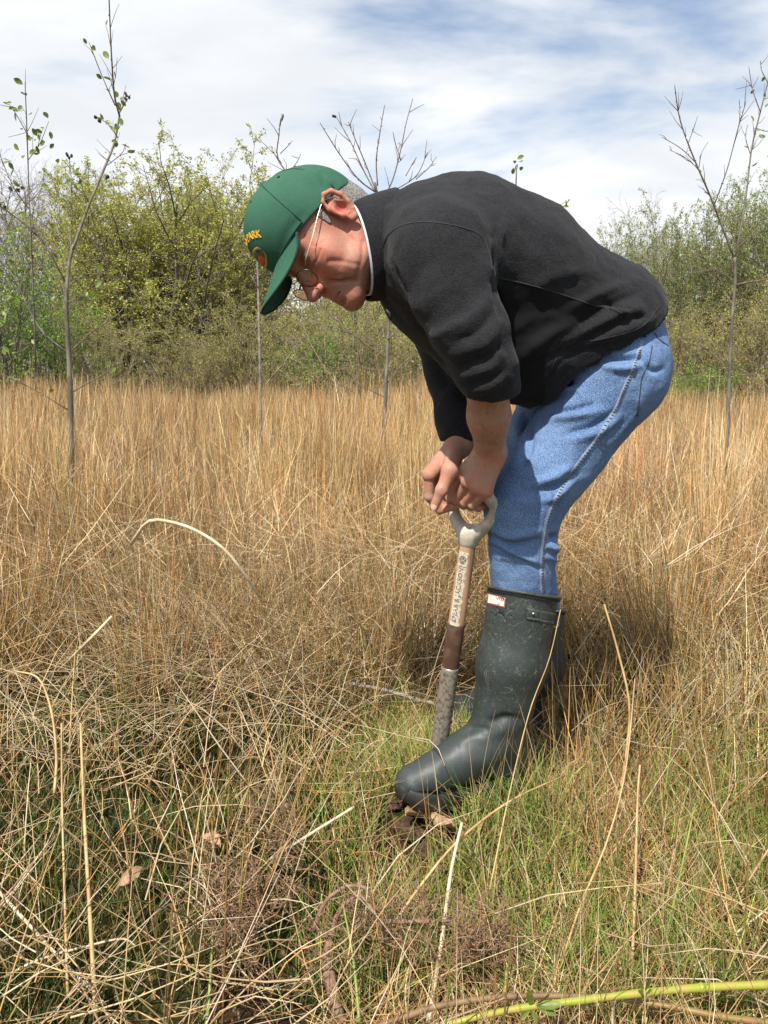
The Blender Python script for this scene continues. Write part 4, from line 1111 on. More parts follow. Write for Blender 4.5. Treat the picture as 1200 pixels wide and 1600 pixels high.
# ------------------------------------------------------------------ the ground
def vnoise(x, y, seed=0, sc=1.0):
    x = np.asarray(x, float)*sc+seed*17.31; y = np.asarray(y, float)*sc+seed*5.77
    xi, yi = np.floor(x).astype(np.int64), np.floor(y).astype(np.int64); fx, fy = x-xi, y-yi
    fx = fx*fx*(3-2*fx); fy = fy*fy*(3-2*fy)
    def hsh(a, b):
        q = (a*374761393+b*668265263+seed*974711) & 0xffffffff
        q = ((q ^ (q >> 13))*1274126177) & 0xffffffff
        return ((q ^ (q >> 16)) & 0xffff)/65535.0
    return (hsh(xi, yi)*(1-fx)+hsh(xi+1, yi)*fx)*(1-fy)+(hsh(xi, yi+1)*(1-fx)+hsh(xi+1, yi+1)*fx)*fy
HOLE = A(.055, 1.315)
def gz(x, y):
    x = np.asarray(x, float); y = np.asarray(y, float)
    b = .10*(vnoise(x, y, 3, 1.6)-.5)+.05*(vnoise(x, y, 4, 4.5)-.5)+.018*(vnoise(x, y, 5, 13)-.5)
    near = np.exp(-(((x-.22)/.42)**2+((y-1.55)/.42)**2))           # trodden flat where he stands
    b = b*(1-near)+.012*(vnoise(x, y, 6, 16)-.5)*near
    b += .050*np.exp(-(((x-.16)/.17)**2+((y-1.43)/.10)**2))         # the sod his front boot stands on
    b -= .075*np.exp(-(((x-HOLE[0])/.075)**2+((y-HOLE[1])/.055)**2))  # the cut he is digging
    b -= .11*np.exp(-(((x+.42)/.26)**2+((y-1.66)/.20)**2))+.05*np.exp(-(((x+.50)/.3)**2+((y-1.15)/.15)**2))          # wet hollow among the tussocks
    far = np.clip((y-10)/8, 0, 1)
    return b*(1-far)*np.clip(1.6-.02*np.abs(x), 0, 1)
def axis(a, b, step, grow, lim):
    q = [a]; s = step
    while q[-1] < lim: 
        q.append(q[-1]+s); s = step if q[-1] < b else s*grow
    return np.array(q)
xs = axis(0, 1.4, .03, 1.12, 700); xs = np.concatenate([-xs[:0:-1], xs]); ys = np.concatenate([-axis(0, .2, .3, 1.5, 40)[:0:-1], axis(0, 2.6, .025, 1.08, 1200)])
X, Y = np.meshgrid(xs, ys, indexing='ij'); V = np.stack([X, Y, gz(X, Y)], -1).reshape(-1, 3)
g = np.arange(len(V)).reshape(X.shape); F = np.stack([g[:-1, :-1], g[1:, :-1], g[1:, 1:], g[:-1, 1:]], -1).reshape(-1, 4)
def ground_mat():
    m = bpy.data.materials.new('peat_and_moss'); m.use_nodes = True; t = NT(m.node_tree); b = t.n['Principled BSDF']
    co = t.new('ShaderNodeTexCoord').outputs['Object']
    c = t.mix(t.maprange(t.noise(co, 40, 6), .35, .65), (.018, .011, .006), (.060, .036, .017))
    c = t.mix(t.maprange(t.noise(co, 3.5, 5, .6), .44, .58), c, t.mix(t.noise(co, 90, 4), (.012, .022, .004), (.050, .065, .011)))
    lit = t.maprange(t.noise(t.scalevec(co, (1, .3, 1)), 160, 4, .6, .6), .56, .64)
    gs = t.new('ShaderNodeSeparateXYZ'); t.link(co, gs.inputs[0])
    dd = t.math('ADD', t.math('POWER', t.math('MULTIPLY', t.math('SUBTRACT', gs.outputs[0], .055), 9.0), 2.0), t.math('POWER', t.math('MULTIPLY', t.math('SUBTRACT', gs.outputs[1], 1.315), 11.0), 2.0))
    c = t.mix(t.maprange(t.math('ADD', dd, t.math('MULTIPLY', t.noise(co, 30, 3), .8)), 1.7, .9), c, t.mix(t.noise(co, 90, 5), (.016, .009, .006), (.095, .048, .026)))   # bare peat in the cut
    c = t.mix(t.math('MULTIPLY', lit, .75), c, (.30, .21, .115))
    t.link(c, b.inputs['Base Color']); b.inputs['Roughness'].default_value = .95; b.inputs['Specular IOR Level'].default_value = .1
    bn = t.new('ShaderNodeBump'); bn.inputs['Strength'].default_value = .9; bn.inputs['Distance'].default_value = .02
    t.link(t.noise(co, 70, 6, .65), bn.inputs['Height']); t.link(bn.outputs[0], b.inputs['Normal'])
    return m
ground = mk('ground', V, F, ground_mat()); tag(ground, 'peaty moorland ground under the grass', None, None, 'structure')

# ------------------------------------------------------------------ grass and rushes, every blade a bent ribbon or a three-sided stem
def blades(base, length, az, th0, th1, wid, c0, c1, nseg=3, sides=0, kink=0.0):
    """th0/th1: lean from the vertical at the foot and at the tip; sides 0 = ribbon"""
    n = len(base); s = (np.arange(nseg)+.5)/nseg
    th = th0[:, None]+(th1-th0)[:, None]*s[None]**1.2
    a = az[:, None]+kink*np.cumsum(rng.normal(0, 1, (n, nseg)), 1)/nseg
    st = (length/nseg)[:, None, None]*np.stack([np.sin(th)*np.cos(a), np.sin(th)*np.sin(a), np.cos(th)], -1)
    pts = np.concatenate([base[:, None], base[:, None]+np.cumsum(st, 1)], 1)            # n, nseg+1, 3
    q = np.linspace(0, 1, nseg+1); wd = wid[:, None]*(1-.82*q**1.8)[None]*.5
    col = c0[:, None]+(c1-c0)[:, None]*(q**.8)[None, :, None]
    k = nseg+1
    if sides == 0:
        sa = az+rng.uniform(.6, 2.5, n); sv = np.stack([np.cos(sa), np.sin(sa), np.zeros(n)], -1)[:, None]
        V = np.stack([pts-sv*wd[..., None], pts+sv*wd[..., None]], 2).reshape(-1, 3)
        idx = np.arange(n*k*2).reshape(n, k, 2)
        F = np.stack([idx[:, :-1, 0], idx[:, :-1, 1], idx[:, 1:, 1], idx[:, 1:, 0]], -1).reshape(-1, 4)
        C = np.repeat(col[:, :, None], 2, 2).reshape(-1, 3)
    else:
        t = np.gradient(pts, axis=1); t /= np.linalg.norm(t, axis=2, keepdims=True)+1e-9
        ref = np.stack([-np.sin(az), np.cos(az), np.zeros(n)], -1)[:, None]; u = np.cross(t, ref); u /= np.linalg.norm(u, axis=2, keepdims=True)+1e-9; v = np.cross(t, u)
        an = np.arange(sides)*2*math.pi/sides+.5
        V = (pts[:, :, None]+wd[:, :, None, None]*(np.cos(an)[:, None]*u[:, :, None]+np.sin(an)[:, None]*v[:, :, None])).reshape(-1, 3)
        idx = np.arange(n*k*sides).reshape(n, k, sides); nx = np.roll(idx, -1, 2)
        F = np.stack([idx[:, :-1], nx[:, :-1], nx[:, 1:], idx[:, 1:]], -1).reshape(-1, 4)
        C = np.repeat(col[:, :, None], sides, 2).reshape(-1, 3)
    return V, F, C
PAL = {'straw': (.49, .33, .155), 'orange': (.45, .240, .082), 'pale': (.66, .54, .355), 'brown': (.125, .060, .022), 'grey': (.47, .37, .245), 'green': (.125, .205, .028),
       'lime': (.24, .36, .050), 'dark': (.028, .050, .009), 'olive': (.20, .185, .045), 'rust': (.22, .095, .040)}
def colours(n, mixd, jit=.16):
    k = list(mixd); p = np.array([mixd[q] for q in k], float); p /= p.sum()
    c = np.array([PAL[q] for q in k])[rng.choice(len(k), n, p=p)]
    return c*np.exp(rng.normal(0, jit, (n, 1)))*np.exp(rng.normal(0, .05, (n, 3)))
KEEP_OUT = [(.050, 1.318, .055), (.095, 1.330, .050), (.01, 1.34, .035), (.07, 1.27, .03), (.243, 1.463, .058), (.18, 1.44, .060), (.12, 1.415, .060), (.065, 1.395, .055), (.03, 1.38, .045), (.338, 1.748, .055), (.27, 1.785, .058), (.215, 1.815, .058), (.165, 1.845, .05), (.11, 1.478, .026)]
def clear(p):
    m = np.ones(len(p), bool)
    for x, y, r in KEEP_OUT: m &= (p[:, 0]-x)**2+(p[:, 1]-y)**2 > r*r
    return m
def in_view(p, pad=.35):
    return np.abs(p[:, 0]) < .535*p[:, 1]+pad
def scatter(dens, y0, y1, pad=.35, weight=None):
    """random feet per square metre between y0 and y1 ahead of the camera"""
    w_ = .535*y1+pad; n = rng.poisson(dens*2*w_*(y1-y0))
    p = np.stack([rng.uniform(-w_, w_, n), rng.uniform(y0, y1, n)], 1)
    p = p[in_view(p, pad) & clear(p)]
    if weight is not None: p = p[rng.random(len(p)) < weight(p[:, 0], p[:, 1])]
    return np.column_stack([p, gz(p[:, 0], p[:, 1])-.006])
def tussocks(dens, y0, y1, per, rad, pad=.35, weight=None):
    """feet gathered in clumps; also returns each one's direction out of its clump and how far out it stands"""
    c = scatter(dens, y0, y1, pad, weight); n = rng.poisson(per, len(c)); i = np.repeat(np.arange(len(c)), n)
    rr = rad*(.55+.9*rng.random(len(c)))[i]
    a = rng.uniform(0, 2*math.pi, len(i)); r = rr*np.sqrt(rng.random(len(i)))
    p = np.stack([c[i, 0]+r*np.cos(a), c[i, 1]+r*np.sin(a)], 1); m = clear(p)
    p, a, r, i = p[m], a[m], r[m]/rad, i[m]
    return np.column_stack([p, gz(p[:, 0], p[:, 1])-.006]), a, r, i
M_grass = mat('grass_blades', None, .62, tint=True, trans=.07, spec=.35)
GR = {}
def emit(kind, V, F, C):
    GR.setdefault(kind, []).append((V, F, C))
def R_(n, a, b): return rng.uniform(a, b, n)
def SM(x, a, b): q = np.clip((x-a)/(b-a), 0, 1); return q*q*(3-2*q)
def tall_edge(x, y):
    """1 where the uncut tall growth stands, 0 in the open patch round the man"""
    e = 1.93-.42*SM(x, .36, .60)+.10*SM(-x, .15, .5)+.16*(vnoise(x, y, 8, 5)-.5)
    return SM(y, e-.10, e+.16)
def upright(base, a, r, h, w, nseg, sides, mixd, tipmix=None, lean=.14, jit=.34, out=.25, clump=None):
    n = len(base); tone = np.ones((n, 1))
    if clump is not None and n:
        k_ = clump.max()+1; h = h*rng.uniform(.60, 1.22, k_)[clump]; tone = np.exp(rng.normal(0, .24, k_))[clump][:, None]*np.exp(rng.normal(0, .05, (k_, 3)))[clump]
        dr = rng.uniform(0, 6.283, k_)[clump]
    else: dr = R_(n, 0, 6.283)
    az = np.where(rng.random(n) < .35, a, np.where(rng.random(n) < .5, dr, R_(n, 0, 6.283)))
    th0 = np.abs(rng.normal(0, lean, n))+out*r*(rng.random(n) < .5); wild = rng.random(n) < .12; th0 = np.where(wild, th0+R_(n, .15, .75), th0)
    th1 = th0+np.abs(rng.normal(.02, .09, n)); brk = rng.random(n) < .12; th1 = np.where(brk, th1+R_(n, .5, 1.9), th1)
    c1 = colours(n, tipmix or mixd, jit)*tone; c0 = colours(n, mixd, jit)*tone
    return blades(base, h, az, th0, th1, w, c0, c1, nseg, sides, .12)
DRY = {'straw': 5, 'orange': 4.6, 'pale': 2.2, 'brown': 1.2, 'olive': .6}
FOOT = {'straw': 1.2, 'orange': 2.8, 'brown': 6.0, 'olive': 1.8, 'green': .5}  # old brown sheaths, darkened further to paint in shade low between the blades
def HV_(n): return R_(n, .55, 1.1)*np.where(rng.random(n) < .08, 1.25, 1)
# far field
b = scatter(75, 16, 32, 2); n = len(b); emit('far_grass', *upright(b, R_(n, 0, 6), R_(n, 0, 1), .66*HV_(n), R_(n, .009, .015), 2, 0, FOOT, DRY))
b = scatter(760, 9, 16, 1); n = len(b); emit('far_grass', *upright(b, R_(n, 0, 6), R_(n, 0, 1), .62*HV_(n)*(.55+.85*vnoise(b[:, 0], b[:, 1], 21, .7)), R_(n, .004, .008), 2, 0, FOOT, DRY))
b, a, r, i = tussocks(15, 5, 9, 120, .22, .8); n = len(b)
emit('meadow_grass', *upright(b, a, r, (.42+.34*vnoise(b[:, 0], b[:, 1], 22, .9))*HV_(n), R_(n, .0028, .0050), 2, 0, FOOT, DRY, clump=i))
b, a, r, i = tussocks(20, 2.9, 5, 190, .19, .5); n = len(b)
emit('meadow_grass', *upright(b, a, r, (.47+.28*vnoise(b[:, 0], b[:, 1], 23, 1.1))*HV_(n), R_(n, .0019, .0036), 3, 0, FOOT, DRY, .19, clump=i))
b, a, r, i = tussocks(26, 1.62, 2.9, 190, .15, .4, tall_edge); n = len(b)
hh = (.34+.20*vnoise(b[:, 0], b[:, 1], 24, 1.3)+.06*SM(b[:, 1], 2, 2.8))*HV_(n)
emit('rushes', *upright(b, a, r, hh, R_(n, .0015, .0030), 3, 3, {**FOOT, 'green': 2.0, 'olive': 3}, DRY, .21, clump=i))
# collapsed, bleached mats among the tall growth
def matw(x, y): return tall_edge(x, y)*np.clip(SM(vnoise(x, y, 31, 1.7), .34, .60)*(.35+.65*SM(-x, -.35, .2))+1.2*np.exp(-((x+.50)/.36)**2-((y-2.12)/.34)**2), 0, 1)
b, a, r, i = tussocks(22, 1.7, 4.2, 150, .20, .4, matw); n = len(b)
emit('dry_mat', *blades(b, R_(n, .22, .50), np.where(rng.random(n) < .4, a, R_(n, 0, 6.28)), R_(n, .3, 1.3), R_(n, .9, 1.9), R_(n, .0014, .0030), colours(n, {'straw': 3, 'grey': 2, 'brown': 1.5}), colours(n, {'pale': 5, 'straw': 3, 'grey': 2}), 4, 0, .25))
b = scatter(650, 1.75, 6, .5, lambda x, y: tall_edge(x, y)); n = len(b); b[:, 2] += R_(n, .05, .42)
emit('dry_mat', *blades(b, R_(n, .18, .45), R_(n, 0, 6.28), R_(n, .8, 1.75), R_(n, .9, 1.9), R_(n, .0014, .0030), colours(n, {'straw': 3, 'grey': 2}), colours(n, {'pale': 4, 'straw': 3, 'grey': 1}), 3, 0, .2))
# open patch: short fresh grass, thatch, moss, scattered stems
def openw(x, y): return 1-tall_edge(x, y)*.85
def greenw(x, y):
    q = vnoise(x, y, 41, 3.2)*.6+vnoise(x, y, 42, 9)*.4
    return openw(x, y)*(SM(q, .34, .56))*(.02+.98*SM(x, -.18, .06))*np.where((x-HOLE[0])**2/.012+(y-HOLE[1])**2/.006 < 1, .08, 1)
b = scatter(25000, .62, 2.05, .3, greenw); n = len(b)
emit('short_grass', *blades(b, R_(n, .04, .135)*np.where(b[:, 1] < .93, .45, 1)*(.7+.7*vnoise(b[:, 0], b[:, 1], 43, 4)), R_(n, 0, 6.28), R_(n, 0, .5), R_(n, .4, 1.6), R_(n, .0012, .0026), colours(n, {'green': 4, 'lime': 1, 'dark': 3, 'olive': 3}, .25), colours(n, {'lime': 3, 'green': 4, 'straw': 1.5, 'olive': 3}, .25), 3, 0, .4))
def thatchw(x, y): return openw(x, y)*(.35+.65*SM(vnoise(x, y, 44, 5), .3, .7))*(.05+.95*SM(x, -.2, .12))
b = scatter(26000, .62, 2.1, .3, thatchw); n = len(b); b[:, 2] += R_(n, 0, .025)
emit('thatch', *blades(b, R_(n, .04, .15), R_(n, 0, 6.28), R_(n, .2, 1.5), R_(n, .6, 1.9), R_(n, .0010, .0022), colours(n, {'straw': 3, 'orange': 3, 'brown': 3, 'rust': 1.2, 'olive': 2}, .25), colours(n, {'straw': 4, 'pale': 1.5, 'orange': 3, 'rust': .5, 'olive': 1}, .25), 3, 0, .6))
def mossw(x, y): return openw(x, y)*SM(-x, -.02, .2)*SM(vnoise(x, y, 45, 4), .25, .55)
b = scatter(38000, .7, 2.0, .3, mossw); n = len(b)
emit('moss', *blades(b, R_(n, .015, .055), R_(n, 0, 6.28), R_(n, 0, .7), R_(n, .2, 1.2), R_(n, .0016, .0032), colours(n, {'dark': 5, 'green': .4, 'rust': 1.2, 'brown': 1}), colours(n, {'dark': 4, 'green': .9, 'olive': .9, 'rust': .6}), 2, 0, .3))
# rush stems, upright and leaning, in loose clumps on the left and the far right of the open patch
def clumpw(x, y): return openw(x, y)*np.clip(.85*SM(-x, .02, .28)+.9*SM(x, .34, .55)*SM(y, 1.0, 1.3)+.10, 0, 1)*SM(y, .62, .85)
b, a, r, i = tussocks(30, .70, 2.05, 22, .12, .3, clumpw); n = len(b)
emit('rushes', *upright(b, a, r, R_(n, .12, .40)*(.75+.5*vnoise(b[:, 0], b[:, 1], 46, 3)), R_(n, .0016, .0036), 4, 4, {'green': 1.6, 'olive': 2.5, 'dark': 1.6, 'orange': 3, 'brown': 2}, {'straw': 3, 'orange': 3.5, 'olive': 2, 'pale': 1.4, 'green': 1.1}, .26))
def rightw(x, y): return SM(x, .05, .2)*openw(x, y)
b, a, r, i = tussocks(9, .80, 1.7, 9, .05, .3, rightw); n = len(b)
emit('rushes', *upright(b, a, r, R_(n, .14, .34), R_(n, .0016, .0032), 4, 4, {'green': 3, 'olive': 3, 'dark': 1.6, 'rust': 1}, {'olive': 2.5, 'orange': 1.5, 'green': 2.4}, .2))
# dead stems fallen in all directions
def fallw(x, y): return np.clip(.10+.80*SM(-x, -.1, .25)+.35*SM(x, .34, .55), 0, 1)*openw(x, y)*(.22+.78*SM(vnoise(x, y, 52, 4.5), .35, .6))
b = scatter(1350, .66, 2.1, .3, fallw); n = len(b); b[:, 2] += R_(n, 0, .13)**1.0
emit('fallen_stems', *blades(b, R_(n, .07, .34), R_(n, 0, 6.28), R_(n, .3, 1.55), R_(n, .5, 1.8), R_(n, .0013, .0034), colours(n, {'straw': 3, 'grey': 2.5, 'orange': 1.5, 'brown': 1}), colours(n, {'pale': 5, 'straw': 4, 'grey': 1}), 3, 4, .2))
def thinw(x, y): return openw(x, y)*np.clip(.8*SM(x, -.1, .3), 0, 1)
b = scatter(900, .72, 1.9, .3, thinw); n = len(b)
emit('seed_stems', *blades(b, R_(n, .12, .36), R_(n, 0, 6.28), R_(n, 0, .45), R_(n, .1, .8), R_(n, .0011, .0020), colours(n, {'olive': 2, 'straw': 3, 'orange': 3, 'green': 2}), colours(n, {'straw': 4, 'orange': 3, 'pale': 2}), 5, 3, .3))
LBL = {'far_grass': 'far side of the straw coloured grass field before the trees', 'meadow_grass': 'tall straw coloured moor grass filling the field', 'rushes': 'dry orange and green rush clumps around the open patch',
       'dry_mat': 'bleached collapsed grass mats lying among the rushes', 'short_grass': 'short fresh green grass around the boots', 'thatch': 'fine dry thatch between the green grass',
       'moss': 'dark green moss in the wet hollow', 'fallen_stems': 'pale dead stems fallen in all directions', 'seed_stems': 'thin dry seed stems standing in the short grass'}
ntri = 0
for k, parts in GR.items():
    V, F = join([(p[0], p[1]) for p in parts]); C = np.concatenate([p[2] for p in parts])
    o = mk(k, V, F, M_grass, tint=C, smooth=(k in ('rushes', 'fallen_stems', 'seed_stems'))); tag(o, LBL[k], 'grass' if k != 'moss' else 'moss', None, 'stuff')
    ntri += 2*sum(len(f) for f in F)
print('grass tris', ntri, {k: sum(len(p[1]) for p in v)*2 for k, v in GR.items()})
# ------------------------------------------------------------------ trees and scrub behind the field
M_bark = mat('bark', (.085, .072, .056), .85, (.16, .145, .115), 30, 5, .4, .65, bump=.5, bscale=60, bdist=.01)
M_barkgrey = mat('grey_bark', (.20, .175, .145), .85, (.30, .275, .235), 30, 5, .4, .65, bump=.5, bscale=60, bdist=.01)
M_bare = mat('bare_twigs', (.17, .145, .145), .85, (.24, .21, .205), 9, 3)
M_brush = mat('brush_twigs', (.20, .15, .085), .85, (.32, .26, .165), 7, 3)
M_leaf = mat('young_leaves', None, .5, tint=True, trans=.38, spec=.35)
def quads(cen, size, tintc, rg, asp=.6):
    """one small pointed leaf per centre, turned at random"""
    n = len(cen); a = rg.normal(0, 1, (n, 3)); a /= np.linalg.norm(a, axis=1, keepdims=True)
    b = np.cross(a, rg.normal(0, 1, (n, 3))); b /= np.linalg.norm(b, axis=1, keepdims=True)+1e-9
    s = size[:, None]
    V = np.stack([cen-a*s*.5, cen+b*s*asp*.5, cen+a*s*.5, cen-b*s*asp*.5], 1).reshape(-1, 3)
    return V, np.arange(n*4).reshape(n, 4), np.repeat(tintc, 4, 0)
def grow(seed, H_, stems, spread, up_, kids=(9, 8, 6), ratio=(.55, .5, .45), leaf=3, lsize=(.03, .06), lcols=((.16, .20, .030),), base_r=.05, first=.22, leafhi=0.0, droop=0.0):
    rg = np.random.default_rng(seed); lines, rad, L = [], [], []
    def branch(p, d, ln, r, lev):
        n = 7 if lev == 0 else (5 if lev == 1 else (4 if lev == 2 else 3)); pts = [p]; dd = d.copy()
        for i in range(n-1):
            dd = dd+rg.normal(0, .10+.05*lev, 3)+A(0, 0, up_*(.10 if lev < 2 else .05)-droop*lev*.05); dd /= np.linalg.norm(dd)
            pts.append(pts[-1]+dd*ln/(n-1))
        pts = np.array(pts); lines.append(pts); rad.append(r*(1-.72*np.linspace(0, 1, n)))
        if lev == 3 or lev >= len(kids)+0:
            for k in range(leaf):
                if pts[0][2] > leafhi*H_*(.4+.9*rg.random()):
                    q = rg.random(); L.append(pts[0]*(1-q)+pts[-1]*q+rg.normal(0, .035, 3))
            return
        m = kids[lev]
        for k in range(m):
            t = first+(1-first)*(k+rg.random())/m if lev == 0 else .15+.85*(k+rg.random())/m
            x = t*(n-1); i = min(int(x), n-2); q = pts[i]+(pts[i+1]-pts[i])*(x-i); ax = nrm(pts[i+1]-pts[i])
            pr = nrm(np.cross(ax, rg.normal(0, 1, 3))); an = rg.uniform(.45, 1.0)
            branch(q, nrm(ax*math.cos(an)+pr*math.sin(an)), ln*ratio[lev]*(1.15-.6*t)*rg.uniform(.7, 1.2), r*(.55 if lev else .45)*(1.1-.5*t), lev+1)
    for s in range(stems):
        a = 6.283*(s+rg.random())/stems; ti = spread*rg.uniform(.25, 1.0)
        d = A(math.sin(ti)*math.cos(a), math.sin(ti)*math.sin(a), math.cos(ti))
        branch(A(rg.normal(0, .08), rg.normal(0, .08), -.1), d, H_*rg.uniform(.72, 1.0)/max(math.cos(ti*.6), .5), base_r*rg.uniform(.6, 1.1), 0)
    big = [i for i, r in enumerate(rad) if r[0] > base_r*.22]; sm = [i for i, r in enumerate(rad) if r[0] <= base_r*.22]
    BV = tubes([lines[i] for i in big], [rad[i] for i in big], 5, cap=False)
    TW = tubes([lines[i] for i in sm], [np.maximum(rad[i], .0035) for i in sm], 3, cap=False)
    if L:
        L = np.array(L); lc = np.array(lcols)[rg.integers(0, len(lcols), len(L))]*np.exp(rg.normal(0, .22, (len(L), 1)))
        LV = quads(L, rg.uniform(*lsize, len(L)), lc, rg)
    else: LV = None
    top = max(l[:, 2].max() for l in lines)
    return BV, TW, LV, top
GY = ((.38, .42, .050), (.46, .44, .08), (.31, .38, .045), (.40, .35, .10)); GG = ((.22, .31, .08), (.27, .34, .11), (.18, .28, .06), (.31, .34, .13)); GB = ((.26, .42, .06), (.32, .46, .09), (.20, .34, .05))
KINDS = {
 'leafy': dict(H_=6.2, stems=9, spread=.62, up_=.9, kids=(9, 8, 5), leaf=10, lsize=(.035, .072), lcols=GY, base_r=.075, leafhi=.12),
 'leafy2': dict(H_=6.0, stems=8, spread=.55, up_=.8, kids=(9, 8, 5), leaf=5, lsize=(.045, .085), lcols=GY+GG, base_r=.07, leafhi=.2),
 'bare': dict(H_=7.2, stems=4, spread=.45, up_=.7, kids=(11, 9, 6), leaf=0, base_r=.085),
 'grey': dict(H_=6.2, stems=8, spread=.5, up_=.9, kids=(10, 8, 6), leaf=7, lsize=(.04, .08), lcols=GG+((.21, .21, .06),), base_r=.06, leafhi=.10),
 'scrub': dict(H_=2.6, stems=12, spread=.85, up_=.5, kids=(7, 6, 4), leaf=4, lsize=(.018, .040), lcols=GY, base_r=.022, first=.1, leafhi=.15),
 'green': dict(H_=3.0, stems=9, spread=.6, up_=.8, kids=(8, 6, 4), leaf=5, lsize=(.035, .065), lcols=GB, base_r=.03, first=.12),
}
BANK = {}
for i, (k, d) in enumerate(KINDS.items()):
    for v_ in range(2 if k in ('leafy', 'grey', 'scrub', 'bare') else 1):
        BV, TW, LV, top = grow(100+i*7+v_*3, **d)
        mb = {'bare': M_bare, 'scrub': M_brush, 'grey': M_barkgrey}.get(k, M_bark)
        tw = {'bare': M_bare, 'scrub': M_brush, 'leafy': M_brush, 'leafy2': M_brush, 'grey': M_brush}.get(k, M_bark)
        me = [('trunk', mesh_from('trunk', BV[0], BV[1], True, None, (mb,))), ('twigs', mesh_from('twigs', TW[0], TW[1], True, None, (tw,)))]
        if LV is not None: me.append(('leaves', mesh_from('leaves', LV[0], LV[1], False, LV[2], (M_leaf,))))
        BANK.setdefault(k, []).append((me, top))
        print(k, 'tris', 2*sum(len(m.polygons) for _, m in me), 'top', round(top, 2))
def plant(kind, name, u, v, Y, label, cat, group, var=0, rot=0.0, wide=1.0):
    me, top = BANK[kind][var % len(BANK[kind])]
    x = (u-600)/FPX*Y; Hh = (575-v)/FPX*Y+CAM_H; s = Hh/top
    r = empty(name, (x, Y, 0), label, cat, group); r.scale = (s*wide, s*wide, s); r.rotation_euler = (0, 0, rot)
    for n_, m_ in me:
        o = bpy.data.objects.new(n_, m_); COL.objects.link(o); o.parent = r
    return r
TG = 'trees along the far side of the field'; SG = 'scrub at the foot of the trees'
for a in [
 ('leafy', 'tree', 268, 232, 19, 'round yellow green tree with many stems standing left of the cap', 'tree', TG, 1, .4, 1.2),
 ('leafy', 'tree', 190, 318, 20.5, 'lower yellow green tree just left of the round many stemmed tree', 'tree', TG, 0, 1.9, .9),
 ('leafy', 'tree', 372, 292, 21.5, 'yellow green tree partly behind the green cap', 'tree', TG, 1, 2.6, .9),
 ('leafy', 'tree', 318, 272, 20.5, 'yellow green tree filling in right of the round tree', 'tree', TG, 0, 1.1, 1.2),
 ('leafy', 'tree', 232, 262, 21, 'yellow green tree close behind the round tree', 'tree', TG, 1, 3.3, 1.2),
 ('bare', 'tree', 70, 238, 28, 'tall bare grey tree behind the left alder sapling', 'tree', TG, 0, .2, .9),
 ('bare', 'tree', 8, 258, 27, 'bare grey tree at the left edge of the photo', 'tree', TG, 1, 2.2, .9),
 ('bare', 'tree', 128, 292, 29.5, 'small bare grey tree between the left alder and the round tree', 'tree', TG, 0, 4.1, .8),
 ('green', 'bush', 22, 365, 13.5, 'fresh bright green bush at the left edge below the bare trees', 'bush', SG, 0, .5, .75),
 ('green', 'bush', 95, 440, 14.5, 'low fresh green bush behind the trunk of the left alder', 'bush', SG, 0, 3.2, .9),
 ('grey', 'tree', -90, 290, 22, 'grey green tree beyond the left edge', 'tree', TG, 0, 3.2, .9),
 ('scrub', 'bush', 175, 468, 14.5, 'brown leafless scrub below the round yellow green tree', 'bush', SG, 0, .3, .8),
 ('scrub', 'bush', 295, 510, 15.5, 'brown tangled scrub left of the thin pale stick', 'bush', SG, 1, 1.4, 1.2),
 ('scrub', 'bush', 382, 455, 16, 'brown scrub under the brim of the green cap', 'bush', SG, 0, 2.2, 1.2),
 ('green', 'bush', 500, 500, 17, 'low bright green bush below the chin of the man', 'bush', SG, 0, 1.2, 1.3),
 ('scrub', 'bush', 468, 440, 18, 'tall brown scrub below the glasses', 'bush', SG, 1, 4.0, 1.0),
 ('scrub', 'bush', 560, 452, 14.5, 'grey brown scrub under the chest of the man', 'bush', SG, 0, 5.0, 1.1),
 ('scrub', 'bush', 650, 455, 16, 'brown scrub seen between chest and sleeve', 'bush', SG, 1, 5.5, 1.1),
 ('leafy2', 'tree', 560, 405, 24, 'distant yellow green tree beyond the chin of the man', 'tree', TG, 0, 3.6, 1.3),
 ('leafy', 'tree', 690, 400, 25, 'yellow green tree hidden behind the shoulder', 'tree', TG, 1, .8, 1.2),
 ('grey', 'tree', 820, 390, 23, 'grey green tree hidden behind the back of the man', 'tree', TG, 1, 1.7, 1.1),
 ('grey', 'tree', 925, 385, 21, 'lower grey green tree just right of the fleece', 'tree', TG, 0, .9, .8),
 ('grey', 'tree', 978, 335, 19, 'grey green tree directly above the seat of the jeans', 'tree', TG, 1, 2.4, .75),
 ('bare', 'tree', 1030, 305, 25, 'bare topped tree showing pale twigs right of the man', 'tree', TG, 1, 5.2, .6),
 ('grey', 'tree', 1062, 318, 17.5, 'dense grey green tree left of the right hand sapling', 'tree', TG, 0, 3.9, .8),
 ('leafy2', 'tree', 1105, 345, 18.5, 'yellower tree behind the fork of the right hand sapling', 'tree', TG, 0, 4.7, .8),
 ('grey', 'tree', 1148, 288, 16.5, 'tall grey green tree behind the stem of the right hand sapling', 'tree', TG, 1, 5.3, .8),
 ('grey', 'tree', 1212, 268, 15.5, 'tallest grey green tree at the right edge of the photo', 'tree', TG, 0, .1, .8),
 ('leafy', 'tree', 1320, 300, 17, 'yellow green tree beyond the right edge', 'tree', TG, 0, 2.0, 1.0),
 ('scrub', 'bush', 1040, 470, 13.5, 'brown scrub right of the jeans', 'bush', SG, 0, .6, 1.0),
 ('scrub', 'bush', 1100, 440, 13, 'brown scrub left of the right hand sapling stem', 'bush', SG, 1, 1.9, 1.0),
 ('scrub', 'bush', 1172, 430, 12.5, 'brown scrub at the right edge of the field', 'bush', SG, 0, 3.1, 1.0),
 ('green', 'bush', 1075, 560, 12, 'small fresh green bush low beside the jeans', 'bush', SG, 0, 2.1, 1.6),
]: plant(*a)
